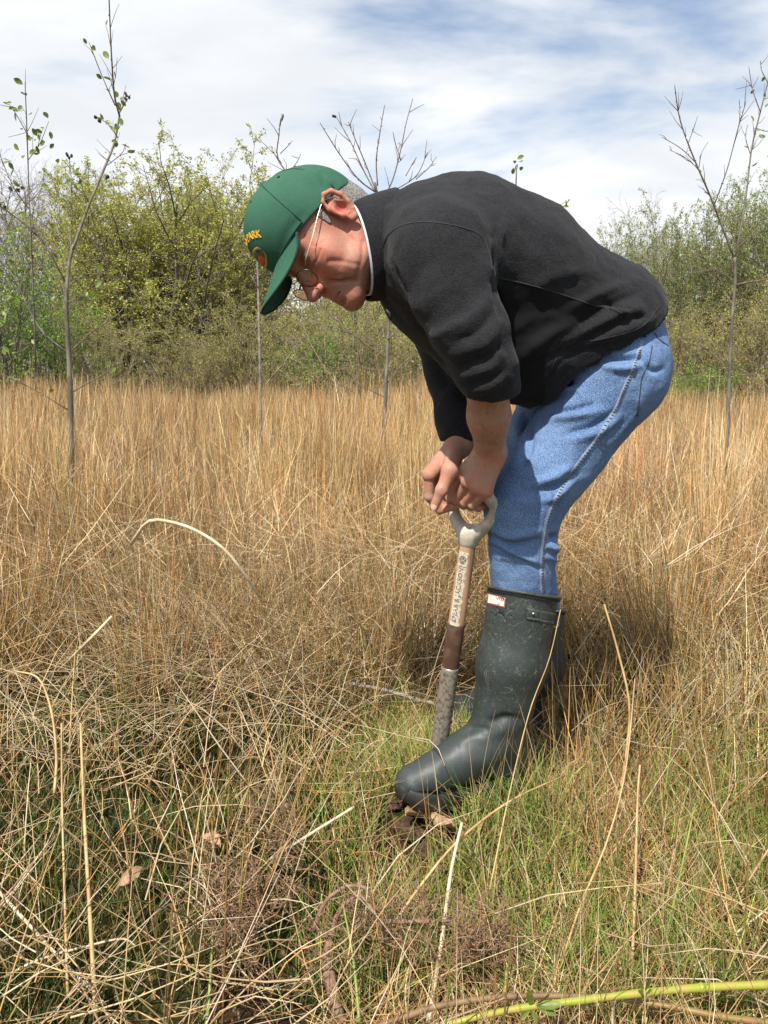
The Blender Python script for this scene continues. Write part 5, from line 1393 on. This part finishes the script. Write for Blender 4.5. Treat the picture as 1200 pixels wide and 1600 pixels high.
# the wood that closes the view behind them
rg = np.random.default_rng(5); lines, rad, LC = [], [], []
for i in range(2600):
    x = rg.uniform(-40, 40); y = rg.uniform(31, 44); hgt = rg.uniform(2.2, 5.0); p = A(x, y, 0); q = p+A(rg.normal(0, .6), rg.normal(0, .6), hgt)
    lines.append(np.stack([p, (p+q)/2+rg.normal(0, .2, 3), q])); rad.append(np.array([.05, .03, .012]))
    for k in range(4):
        t = rg.uniform(.25, .95); s = p+(q-p)*t; e = s+A(rg.normal(0, .8), rg.normal(0, .8), rg.uniform(.3, 1.1)); lines.append(np.stack([s, (s+e)/2+rg.normal(0, .06, 3), e])); rad.append(np.array([.02, .014, .008]))
        for m_ in range(5): LC.append(s+(e-s)*rg.random()+rg.normal(0, .25, 3))
V, F = tubes(lines, rad, 3, cap=False); wood = mk('far_wood', V, F, M_brush); tag(wood, 'brown and green wood closing the view far behind the field', 'wood', None, 'stuff')
LC = np.array(LC); lc = np.array(GY+GG)[rg.integers(0, 8, len(LC))]*np.exp(rg.normal(0, .25, (len(LC), 1)))
V, F, C = quads(LC, rg.uniform(.10, .22, len(LC)), lc, rg); o = mk('leaves', V, F, M_leaf, wood, tint=C, smooth=False); o['kind'] = 'stuff'
# ------------------------------------------------------------------ saplings in the field
M_alder = mat('alder_bark', (.10, .085, .060), .75, (.21, .19, .145), 24, 5, .4, .65, bump=.5, bscale=90, stretch=(1, 1, .4))
M_twig = mat('twig_bark', (.10, .065, .045), .7, (.17, .12, .085), 60, 3)
M_cone = mat('alder_cone', (.030, .020, .014), .8)
M_fresh = mat('fresh_leaf', (.13, .18, .025), .45, (.20, .25, .045), 60, 3, trans=.3)
def leaf_mesh(p, d, n, ln, wd):
    """a cupped oval leaf: 8 outline points round a midrib"""
    d, n = nrm(d), np.asarray(n, float); n = nrm(n-d*(n@d)); s = np.cross(d, n)
    V = [p]; 
    for t, w_ in ((.25, .75), (.55, 1.0), (.82, .65)):
        V += [p+d*ln*t+s*wd*.5*w_+n*wd*.16, p+d*ln*t-n*wd*.04, p+d*ln*t-s*wd*.5*w_+n*wd*.16]
    V.append(p+d*ln)
    T = [(0, 2, 1), (0, 3, 2), (7, 8, 10), (8, 9, 10)]; Q = [(1, 2, 5, 4), (2, 3, 6, 5), (4, 5, 8, 7), (5, 6, 9, 8)]
    return np.array(V), [np.array(T), np.array(Q)]
def sapling(name, loc, label, trunk, branches, Y, twig_n=0, leaves=(), cones=(), bark=M_alder, rs=1, leaf_len=.028, buds=True, cat='tree', auto=0, thin=.68):
    """trunk, branches: lines in the photograph with their thickness in pixels; depth wanders about Y"""
    rg = np.random.default_rng(rs); px = Y/FPX*thin
    t = empty(name, loc, label, cat)
    def lift(pl, y0, y1, n): 
        q = smooth_line(pl, n); s = np.linspace(0, 1, n)
        return np.array([P(u, v, y0+(y1-y0)*a+.012*math.sin(a*9+y1*40)) for (u, v), a in zip(q, s)])
    tr = lift(trunk[0], Y, Y, 20); tr = np.vstack([[tr[0]*A(1, 1, 0)-A(0, 0, .06)], tr[1:]])
    mk('trunk', *tubes([tr], [np.interp(np.linspace(0, 1, 20), np.linspace(0, 1, len(trunk[1])), trunk[1])*px*.5], 10), bark, t)
    alltw, allr = [], []
    for pl, w0, w1 in branches:
        l = lift(pl, Y, Y+rg.uniform(-.28, .28)*min(1, math.dist(pl[0], pl[-1])/220), 16); r = np.linspace(w0, w1, 16)*px*.5
        mk('branch', *tubes([l], [r], 6), bark if w0 > 4 else M_twig, t)
        if twig_n:
            L_ = np.linalg.norm(l[-1]-l[0]); nt = max(1, int(twig_n*L_*rg.uniform(.7, 1.3)))
            for k in range(nt):
                i = int(rg.uniform(.25, .98)*15); d = nrm(l[min(i+1, 15)]-l[max(i-1, 0)]); d = nrm(d+rg.normal(0, .55, 3)+A(0, 0, .25)); ln = rg.uniform(.03, .13)
                q = np.array([l[i], l[i]+d*ln*.5+rg.normal(0, .003, 3), l[i]+d*ln+rg.normal(0, .006, 3)]); alltw.append(q); allr.append(np.array([1.7, 1.3, .9])*px*.5)
            if buds:
                for k in range(int(14*L_)):
                    i = int(rg.uniform(.2, 1)*15); d = nrm(rg.normal(0, 1, 3)); alltw.append(np.stack([l[i], l[i]+d*.004, l[i]+d*.009])); allr.append(np.array([1.2, 2.6, .6])*px*.5)
        for k in range(auto):
            i = int(rg.uniform(.35, 1)*15); leaves = list(leaves)+[tuple(proj(l[i])[0][0]+rg.normal(0, 7, 2))]
    if alltw:
        o = mk('twigs', *tubes(alltw, allr, 4), M_twig, t); o['kind'] = 'stuff'
    for (u, v) in leaves:
        p = P(u, v, Y+rg.normal(0, .05)); d = nrm(rg.normal(0, 1, 3)+A(0, 0, .5)); ln = leaf_len*rg.uniform(.7, 1.3)
        mk('leaf', *leaf_mesh(p, d, A(0, -1, .5)+rg.normal(0, .5, 3), ln, ln*.62), M_fresh, t)
    for (u, v) in cones:
        p = P(u, v, Y); s = SDF(p-.02, p+.02, .003)
        for k in range(3): s.add(ell(p+rg.normal(0, .006, 3), (.006, .006, .009)), .002)
        mk('cone', *s.mesh(1), M_cone, t)
    return t
Ya = 3.9
sapling('alder_sapling', P(112, 705, Ya)*A(1, 1, 0), 'tall slender alder sapling with few leaves at the left', ([(112, 712), (110, 620), (108, 560), (104, 480), (107, 420), (115, 382)], [16, 15, 13.5, 11, 9, 8]),
 [([(114, 390), (135, 330), (160, 270), (178, 225), (187, 180)], 8, 5), ([(187, 182), (179, 150), (175, 100), (172, 40), (169, -40)], 5, 2.6), ([(110, 410), (112, 340), (112, 290), (108, 246)], 5, 2.4),
  ([(105, 445), (62, 372), (0, 322), (-40, 300)], 5, 2.6), ([(56, 580), (52, 450), (46, 320), (42, 200), (39, 128)], 4.5, 2), ([(106, 552), (60, 510), (20, 430), (-6, 405)], 4.6, 2.4),
  ([(112, 548), (140, 522), (185, 490), (202, 466)], 4, 2), ([(114, 612), (160, 586), (192, 566)], 3.6, 2), ([(106, 640), (52, 608), (5, 585)], 3.6, 2), ([(180, 165), (160, 120), (139, 66)], 3.2, 1.6),
  ([(184, 215), (170, 195), (150, 182)], 3.2, 1.8), ([(186, 178), (196, 160), (204, 148)], 3, 1.8), ([(48, 330), (20, 290), (-5, 230)], 3, 1.6), ([(44, 250), (62, 225), (76, 190)], 2.6, 1.5), ([(43, 210), (26, 180), (12, 160)], 2.6, 1.5),
  ([(103, 470), (90, 430), (84, 400)], 3, 1.6), ([(106, 500), (120, 470), (150, 440), (165, 400)], 3, 1.6), ([(168, 258), (190, 240), (196, 225)], 2.6, 1.6), ([(30, 450), (10, 480), (-10, 500)], 2.6, 1.4), ([(70, 520), (40, 545), (0, 560)], 2.6, 1.4)],
 Ya, twig_n=15, leaves=[(36, 132), (42, 150), (10, 162), (45, 180), (75, 185), (50, 200), (63, 228), (78, 232), (80, 218), (62, 240), (14, 250), (20, 265), (36, 248), (127, 280), (122, 298), (186, 225), (5, 255), (30, 235), (66, 262), (52, 220), (20, 300), (76, 290), (30, 342), (66, 340), (86, 352), (40, 386), (22, 410), (60, 420), (86, 402), (12, 470), (30, 500), (50, 530), (80, 470), (15, 540), (70, 560), (40, 585), (128, 432), (150, 450), (98, 366), (10, 380)],
 cones=[(104, 241), (110, 244), (151, 184), (155, 190), (200, 150), (28, 298), (168, 278), (6, 322)], rs=4, leaf_len=.034, auto=5, thin=.56)
Yb = 5.0
sapling('bare_sapling', P(602, 690, Yb)*A(1, 1, 0), 'bare budding sapling standing behind the head and back of the man', ([(600, 690), (603, 600), (607, 500), (600, 400), (592, 320), (586, 285)], [9, 8, 7, 6, 5.2, 4.6]),
 [([(586, 300), (560, 280), (530, 240), (500, 192)], 3.2, 1.6), ([(586, 300), (566, 262), (548, 222), (524, 180)], 3, 1.6), ([(588, 300), (572, 258), (556, 220), (544, 190)], 3, 1.5), ([(590, 290), (588, 250), (594, 205), (601, 164)], 3, 1.5),
  ([(592, 320), (612, 285), (626, 235), (634, 195), (645, 154)], 3.4, 1.5), ([(626, 250), (618, 225), (614, 206)], 2.2, 1.3), ([(634, 275), (645, 255), (651, 246)], 2, 1.2), ([(612, 300), (650, 275), (668, 238)], 2.4, 1.3), ([(650, 280), (670, 262), (682, 245)], 2.2, 1.2),
  ([(600, 400), (520, 330), (440, 260), (436, 210), (441, 182)], 4, 1.5), ([(440, 255), (428, 240), (418, 230)], 2, 1.1), ([(438, 240), (450, 228), (455, 222)], 1.9, 1.1), ([(452, 270), (466, 250), (470, 240)], 1.9, 1.1),
  ([(606, 560), (560, 530), (515, 490), (495, 470)], 3.4, 1.6), ([(604, 600), (640, 560), (690, 545)], 3.2, 1.6), ([(606, 530), (640, 500), (660, 480)], 3, 1.4), ([(605, 580), (570, 575), (530, 560)], 2.6, 1.4), ([(600, 620), (560, 600), (540, 580)], 2.4, 1.3)],
 Yb, twig_n=12, rs=8, leaves=[], cones=[(523, 182), (441, 184)])
sapling('sapling_stick', P(405, 640, 4.6)*A(1, 1, 0), 'thin pale straight stick of a sapling below the cap brim', ([(407, 650), (406, 560), (404, 480), (402, 400), (398, 330)], [6, 5.6, 5, 4.4, 3]), [([(405, 520), (420, 500), (430, 490)], 2, 1.2), ([(404, 450), (392, 430), (388, 415)], 2, 1.2)], 4.6, twig_n=4, rs=9, bark=M_barkgrey)
sapling('budding_shoot', P(806, 700, 5.2)*A(1, 1, 0), 'leafing shoot tip rising above the middle of the back', ([(806, 690), (808, 500), (806, 330), (807, 258)], [6, 5, 4, 2.2]), [([(806, 330), (840, 325), (882, 322)], 3, 1.8)], 5.2, twig_n=2, rs=10, leaves=[(804, 256), (810, 262), (806, 268), (812, 252), (803, 262), (808, 248), (812, 266), (879, 322), (884, 324), (886, 318)], leaf_len=.045)
Yc = 4.4
sapling('forked_sapling', P(1138, 690, Yc)*A(1, 1, 0), 'forked nearly bare sapling at the right edge', ([(1136, 700), (1139, 600), (1144, 500), (1149, 440), (1148, 402)], [10, 9, 8, 7, 6.4]),
 [([(1148, 406), (1112, 312), (1082, 242), (1062, 185), (1054, 132)], 5.6, 2), ([(1149, 400), (1164, 320), (1174, 235), (1188, 175), (1203, 112), (1212, 40)], 5.2, 2.2), ([(1088, 255), (1064, 232), (1034, 214)], 2.4, 1.3), ([(1096, 268), (1070, 246), (1046, 234)], 2.2, 1.2), ([(1075, 225), (1084, 200), (1090, 182)], 2.2, 1.2),
  ([(1092, 262), (1096, 240), (1106, 222)], 2, 1.1), ([(1116, 320), (1136, 265), (1152, 205), (1166, 158)], 3, 1.5), ([(1150, 215), (1156, 185), (1155, 155)], 2.2, 1.2), ([(1150, 445), (1175, 440), (1200, 436), (1230, 425)], 4, 2.4), ([(1172, 240), (1165, 215), (1168, 195)], 2.2, 1.2),
  ([(1146, 470), (1120, 430), (1098, 400), (1090, 380)], 3.2, 1.6), ([(1188, 175), (1176, 140), (1170, 104)], 2.8, 1.4), ([(1200, 130), (1190, 110), (1188, 95)], 2.2, 1.3), ([(1180, 200), (1200, 205), (1215, 195)], 2.4, 1.4), ([(1142, 540), (1170, 520), (1210, 500)], 3, 1.6), ([(1141, 580), (1110, 550), (1080, 535)], 2.8, 1.4), ([(1150, 390), (1170, 370), (1200, 340)], 3, 1.5)],
 Yc, twig_n=12, rs=12, leaves=[(1179, 140), (1192, 150), (1196, 168), (1170, 232), (1174, 260), (1196, 215), (1186, 205), (1178, 190), (1192, 120), (1200, 190)], leaf_len=.034, thin=.60)

# ------------------------------------------------------------------ single stems and branches of the foreground
M_pale = mat('pale_stem', (.62, .53, .37), .55, (.48, .38, .23), 30, 3)
M_tan = mat('tan_stem', (.50, .35, .16), .55, (.36, .22, .085), 20, 3)
M_green = mat('green_stem', (.15, .21, .035), .5, (.24, .27, .05), 20, 3)
def stem(label, pl, w_, m, group=None, name='grass_stem', taper=.45, dz=None):
    """pl: (u, v, Y) along one stem"""
    q = smooth_line([P(*p) for p in pl], 18); px = np.mean([p[2] for p in pl])/FPX; r = np.linspace(1, taper, 18)*w_*px*.5
    V, F = tubes([q], [r], 6); o = mk(name, V, F, m, None, loc=q[0]*A(1, 1, 0)); tag(o, label, 'grass stem', group); return o
def gv(v, z=.0):
    """how far ahead the ground (raised by z) lies at row v"""
    y = (800-v)/FPX; return (z-CAM_H)/(-sP+y*cP)*(cP+y*sP)
stem('thick bleached reed bent over in an arch on the left', [(205, 850, 1.86), (232, 815, 1.80), (272, 817, 1.78), (312, 832, 1.76), (352, 860, 1.75), (384, 900, 1.76), (405, 932, 1.80)], 6, M_pale, taper=.8)
stem('pale broken reed slanting up to the right beside the dark hollow', [(88, 1052, gv(1060)), (130, 1010, 1.80), (175, 963, 1.80)], 6, M_pale, taper=.7)
stem('straight pale stem leaning in the bottom centre up to the boot', [(668, 1604, .93), (690, 1470, 1.03), (705, 1360, 1.12), (722, 1285, 1.17)], 8.5, M_pale, taper=.7)
stem('long straw stem arching from the bottom centre past the boot heel', [(590, 1480, 1.05), (660, 1380, 1.12), (720, 1310, 1.17), (800, 1250, 1.24), (882, 1212, 1.34)], 5.5, M_tan, taper=.6)
stem('tall pale stem rising beside the back of the boot', [(765, 1390, 1.10), (797, 1235, 1.22), (828, 1110, 1.33), (858, 1030, 1.38), (876, 952, 1.42)], 2.5, M_tan, taper=.6)
stem('yellow stem leaning out of the dark grass right of the boots', [(958, 1305, 1.40), (978, 1180, 1.47), (983, 1100, 1.50), (966, 1020, 1.54), (944, 944, 1.58)], 5, M_tan, taper=.7)
stem('straight orange stem standing at the right', [(985, 1560, .96), (992, 1400, 1.05), (996, 1250, 1.15), (1000, 1195, 1.18)], 6, M_tan, taper=.6)
stem('thin pale stem leaning right between the orange stem and the boot', [(868, 1535, .98), (905, 1420, 1.06), (950, 1310, 1.14), (978, 1200, 1.21), (992, 1060, 1.30)], 4.5, M_tan, taper=.5)
stem('short pale stem slanting in the green grass left of the boot', [(421, 1343, gv(1360, .03)), (490, 1300, 1.20), (553, 1261, 1.24)], 6, M_pale, taper=.8)
stem('upright orange stem at the far left', [(150, 1590, .92), (140, 1420, 1.02), (131, 1260, 1.13), (126, 1130, 1.22)], 8, M_tan, taper=.6)
stem('slimmer upright orange stem left of the thick orange one', [(106, 1560, .95), (101, 1400, 1.04), (97, 1250, 1.14), (96, 1130, 1.21)], 5, M_tan, taper=.6)
stem('pale stem curving across the bottom left corner', [(0, 1530, 1.00), (60, 1500, 1.01), (130, 1480, 1.02), (190, 1467, 1.03), (212, 1478, 1.03)], 5, M_pale, taper=.7)
stem('pale stem crossing the bottom left corner downwards', [(0, 1395, 1.10), (50, 1450, 1.06), (110, 1515, 1.01), (170, 1575, .96)], 7, M_pale, taper=.8)
stem('bright green blade standing near the bottom left of centre', [(322, 1610, .91), (328, 1540, .95), (333, 1450, 1.00)], 8, M_green, taper=.5)
stem('bright green blade standing at the bottom centre', [(562, 1600, .91), (552, 1500, .97), (536, 1412, 1.03)], 7, M_green, taper=.4)
stem('short green stalk beside the willow branch', [(788, 1600, .93), (790, 1540, .97), (792, 1505, 1.0)], 6, M_green, taper=.6)
stem('curved straw stem at the upper left of the hollow', [(85, 1240, 1.32), (88, 1180, 1.38), (80, 1110, 1.45), (60, 1060, 1.50), (22, 1048, 1.52)], 5, M_tan, taper=.6)
stem('green rush leaning at the right edge', [(1040, 1465, 1.03), (1062, 1370, 1.10), (1085, 1260, 1.18)], 5.5, M_green, taper=.5)
stem('pale stem lying across the right edge', [(1035, 1545, 1.0), (1110, 1490, 1.02), (1205, 1415, 1.06)], 5, M_pale, taper=.8)
stem('grey stick lying behind the spade shaft', [(545, 1068, 1.86), (600, 1078, 1.84), (650, 1092, 1.82), (700, 1106, 1.80)], 7, M_barkgrey, name='stick', taper=.7)['category'] = 'stick'
# cut willow branch with bright bark, and two brown ones under it
M_willow = mat('willow_bark', (.27, .30, .035), .4, (.34, .28, .06), 34, 4, .45, .62, spec=.5)
M_brownbr = mat('brown_branch', (.15, .085, .045), .6, (.23, .145, .07), 40, 4, .4, .65)
M_olivebr = mat('olive_branch', (.20, .16, .035), .5, (.24, .13, .05), 30, 4, .4, .65)
def lay(label, name, pl, w0, w1, m, extra=()):
    q = smooth_line([P(*p) for p in pl], 30); px = np.mean([p[2] for p in pl])/FPX; r = np.linspace(w0, w1, 30)*px*.5*(1+.06*np.sin(np.linspace(0, 40, 30)))
    t = empty(name, q[len(q)//2]*A(1, 1, 0), label, 'branch'); mk('stick', *tubes([q], [r], 10), m, t)
    for i in extra:
        d = nrm(q[i+1]-q[i]); mk('node', *tubes([np.stack([q[i]-d*.004, q[i], q[i]+d*.004])], [np.array([r[i]*1.0, r[i]*1.22, r[i]*1.0])], 10), m, t)
    return t, q
wb, q = lay('yellow green willow branch lying across the bottom right', 'willow_branch', [(660, 1612, .855), (740, 1590, .865), (820, 1574, .875), (900, 1564, .88), (1000, 1552, .885), (1100, 1543, .89), (1215, 1538, .89)], 11, 15, M_willow, (9, 16, 24))
rg = np.random.default_rng(3)
for u, v, du, dv in ((828, 1578, -14, 14), (832, 1576, 6, 20), (838, 1572, 28, 12), (836, 1570, 20, -16), (830, 1570, -4, -22), (842, 1574, 34, -4), (1008, 1548, 6, -18), (1006, 1550, -10, -14)):
    p = P(u, v, .872); e = P(u+du, v+dv, .868); mk('leaf', *leaf_mesh(p, e-p, A(0, -.6, 1)+rg.normal(0, .3, 3), np.linalg.norm(e-p)*1.15, np.linalg.norm(e-p)*.38), M_fresh, wb)
lay('dull brown branch lying at the bottom centre', 'brown_branch', [(585, 1606, .885), (640, 1586, .895), (690, 1571, .905), (770, 1559, .912), (840, 1556, .915), (925, 1557, .91)], 12, 10, M_brownbr, (8, 17))
lay('olive brown branch lying under the willow branch', 'olive_branch', [(975, 1562, .90), (1050, 1573, .885), (1125, 1588, .87), (1215, 1600, .86)], 9, 13, M_olivebr, (10, 20))
# rust brown dead fern fronds and the root they hang on
M_rust = mat('dead_fern', (.20, .110, .058), .85, (.34, .215, .125), 60, 4)
M_root = mat('root_bark', (.17, .090, .060), .9, (.27, .165, .115), 70, 5, bump=.7, bscale=160, bdist=.004)
def fern(label, cen, ext, n, seed):
    rg = np.random.default_rng(seed); t = empty('dead_fern', P(*cen, gv(cen[1]))*A(1, 1, 0), label, 'fern', 'dead rust brown ferns'); st, sr, fr, rr = [], [], [], []
    for i in range(n):
        u, v = cen[0]+rg.normal(0, ext[0]), cen[1]+rg.normal(0, ext[1]); p = P(u, v, gv(min(v+ext[1]*.5, 1590), .03)*rg.uniform(.94, 1.02)); p[2] = max(p[2], .012)
        d = nrm(rg.normal(0, 1, 3)+A(0, 0, .2)); pts = [p]
        for k in range(7): d = nrm(d+rg.normal(0, .42, 3)); pts.append(pts[-1]+d*rg.uniform(.008, .017))
        pts = np.array(pts); st.append(pts); sr.append(np.linspace(.0011, .0005, 8))
        for k in range(1, 7):
            for s in (-1, 1):
                e = nrm(np.cross(d, rg.normal(0, 1, 3)))*s; b_ = pts[k]; fr.append(np.stack([b_, b_+e*.006+rg.normal(0, .002, 3), b_+e*.011+rg.normal(0, .004, 3)])); rr.append(np.array([.00055, .0005, .0002]))
    for nm_, l, r in (('stalks', st, sr), ('fronds', fr, rr)):
        o = mk(nm_, *tubes(l, r, 3), M_rust, t); o['kind'] = 'stuff'
fern('tangle of dead rust brown fern left of the bottom centre', (375, 1400), (38, 58), 110, 1)
fern('thin upright wisp of dead brown fern above the fern tangle', (425, 1290), (14, 40), 60, 2)
fern('flat rust brown fern mat round the exposed root', (600, 1450), (70, 20), 95, 3)
fern('small brown fern tuft at the right end of the root', (750, 1470), (30, 14), 70, 4)
rt = empty('exposed_root', P(515, 1590, .95)*A(1, 1, 0), 'brown exposed root curling out of the ground at the bottom centre', 'root')
for pl, w0, w1 in (([(532, 1606, .93), (520, 1550, .965), (511, 1500, 1.0), (516, 1470, 1.02)], 26, 17), ([(490, 1455, 1.04), (508, 1410, 1.05), (540, 1386, 1.05), (572, 1388, 1.05), (585, 1410, 1.05)], 9, 5), ([(516, 1470, 1.02), (530, 1425, 1.04), (560, 1400, 1.05), (590, 1432, 1.04)], 11, 6),
                   ([(590, 1440, 1.04), (650, 1440, 1.045), (710, 1442, 1.045), (755, 1468, 1.03), (770, 1480, 1.02)], 9, 6), ([(512, 1500, 1.0), (480, 1480, 1.02), (455, 1490, 1.01)], 8, 4), ([(610, 1450, 1.04), (640, 1480, 1.02), (650, 1510, 1.0)], 6, 3)):
    q = smooth_line([P(*p) for p in pl], 16); px = 1.0/FPX; mk('rootlet' if w0 < 20 else 'main_root', *tubes([q], [np.linspace(w0, w1, 16)*px*.5*(1+.1*np.sin(np.arange(16)*1.9))], 8), M_root, rt)
# turned soil at the cut, dead leaves under the boot
M_soil = mat('dark_peat', (.034, .017, .010), .95, (.105, .052, .030), 70, 6, .35, .65, bump=1.0, bscale=150, bdist=.006)
M_dead = mat('dead_leaf', (.28, .155, .075), .8, (.46, .30, .18), 50, 5, trans=.15)
CL = ['dark peat clod left of the boot toe', 'rusty peat clod under the toe of the front boot', 'small dark clod at the front of the cut', 'crumbled clod right of the cut', 'larger clod behind the toe beside the spade', 'flat clod at the left rim of the cut', 'tiny clod in the middle of the cut', 'brown crumb of peat right under the sole', 'dark clod between the sole and the left rim', 'small clod at the back of the cut', 'rounded clod at the bottom of the cut', 'loose crumb at the far right of the cut']
for i, ((u, v, r), lb) in enumerate(zip(((604, 1222, .020), (640, 1285, .026), (622, 1318, .020), (668, 1318, .018), (612, 1190, .022), (598, 1290, .015), (645, 1338, .012), (662, 1298, .017), (618, 1262, .019), (632, 1200, .013), (628, 1352, .014), (690, 1322, .011)), CL)):
    rg = np.random.default_rng(40+i); c = P(u, v, gv(v, .02)); c[2] = float(gz(c[0], c[1]))+r*.5; s = SDF(c-r*2, c+r*2, r/9)
    for k in range(6): s.add(ell(c+rg.normal(0, r*.4, 3)*A(1, 1, .5), r*rg.uniform(.45, .8, 3)*A(1, 1, .8)), r*.25)
    V, F = s.mesh(1); V = wobble(V, vnormals(V, F), r*.28, 1.6/r, i); o = mk('soil_clod', V, F, M_soil, None, loc=c*A(1, 1, 0)); tag(o, lb, 'soil clod', 'clods of peat round the cut')
def dead_leaf(label, u, v, z, ln, ang, seed):
    rg = np.random.default_rng(seed); c = P(u, v, gv(v, z)); nx, ny = 9, 5; V = []
    for i in range(nx):
        for j in range(ny):
            s, t_ = i/(nx-1), (j/(ny-1)-.5)*2; w_ = math.sin(math.pi*min(max(s, .04), .96))**.7*.30*ln*(1+.12*math.sin(s*23))
            x, y = (s-.5)*ln, t_*w_; V.append(c+A(x*math.cos(ang)-y*math.sin(ang), (x*math.sin(ang)+y*math.cos(ang)), .012+.18*ln*t_*t_+.10*ln*math.sin(s*5+seed)+rg.normal(0, .0006)))
    g = np.arange(nx*ny).reshape(nx, ny); o = mk('dead_leaf', V, np.stack([g[:-1, :-1], g[1:, :-1], g[1:, 1:], g[:-1, 1:]], -1).reshape(-1, 4), M_dead, None, loc=c*A(1, 1, 0)); tag(o, label, 'leaf', 'fallen brown leaves'); return o
dead_leaf('curled brown leaf under the sole of the front boot', 662, 1284, .03, .075, .3, 1)
dead_leaf('brown leaf tipped on edge beside the boot sole', 690, 1296, .03, .055, 2.4, 2)
dead_leaf('reddish dead leaf left of the boot toe', 606, 1208, .03, .04, 1.2, 3)
dead_leaf('pale curled leaf among the stems at the lower left', 205, 1385, .03, .05, .9, 4)
dead_leaf('brown leaf in the tangled stems left of the fern', 330, 1325, .03, .045, 2.6, 5)
dead_leaf('pale leaf in the short grass right of centre', 940, 1280, .02, .035, .2, 6)
dead_leaf('grey brown leaf in the thatch at the right', 1015, 1400, .02, .045, 1.0, 7)
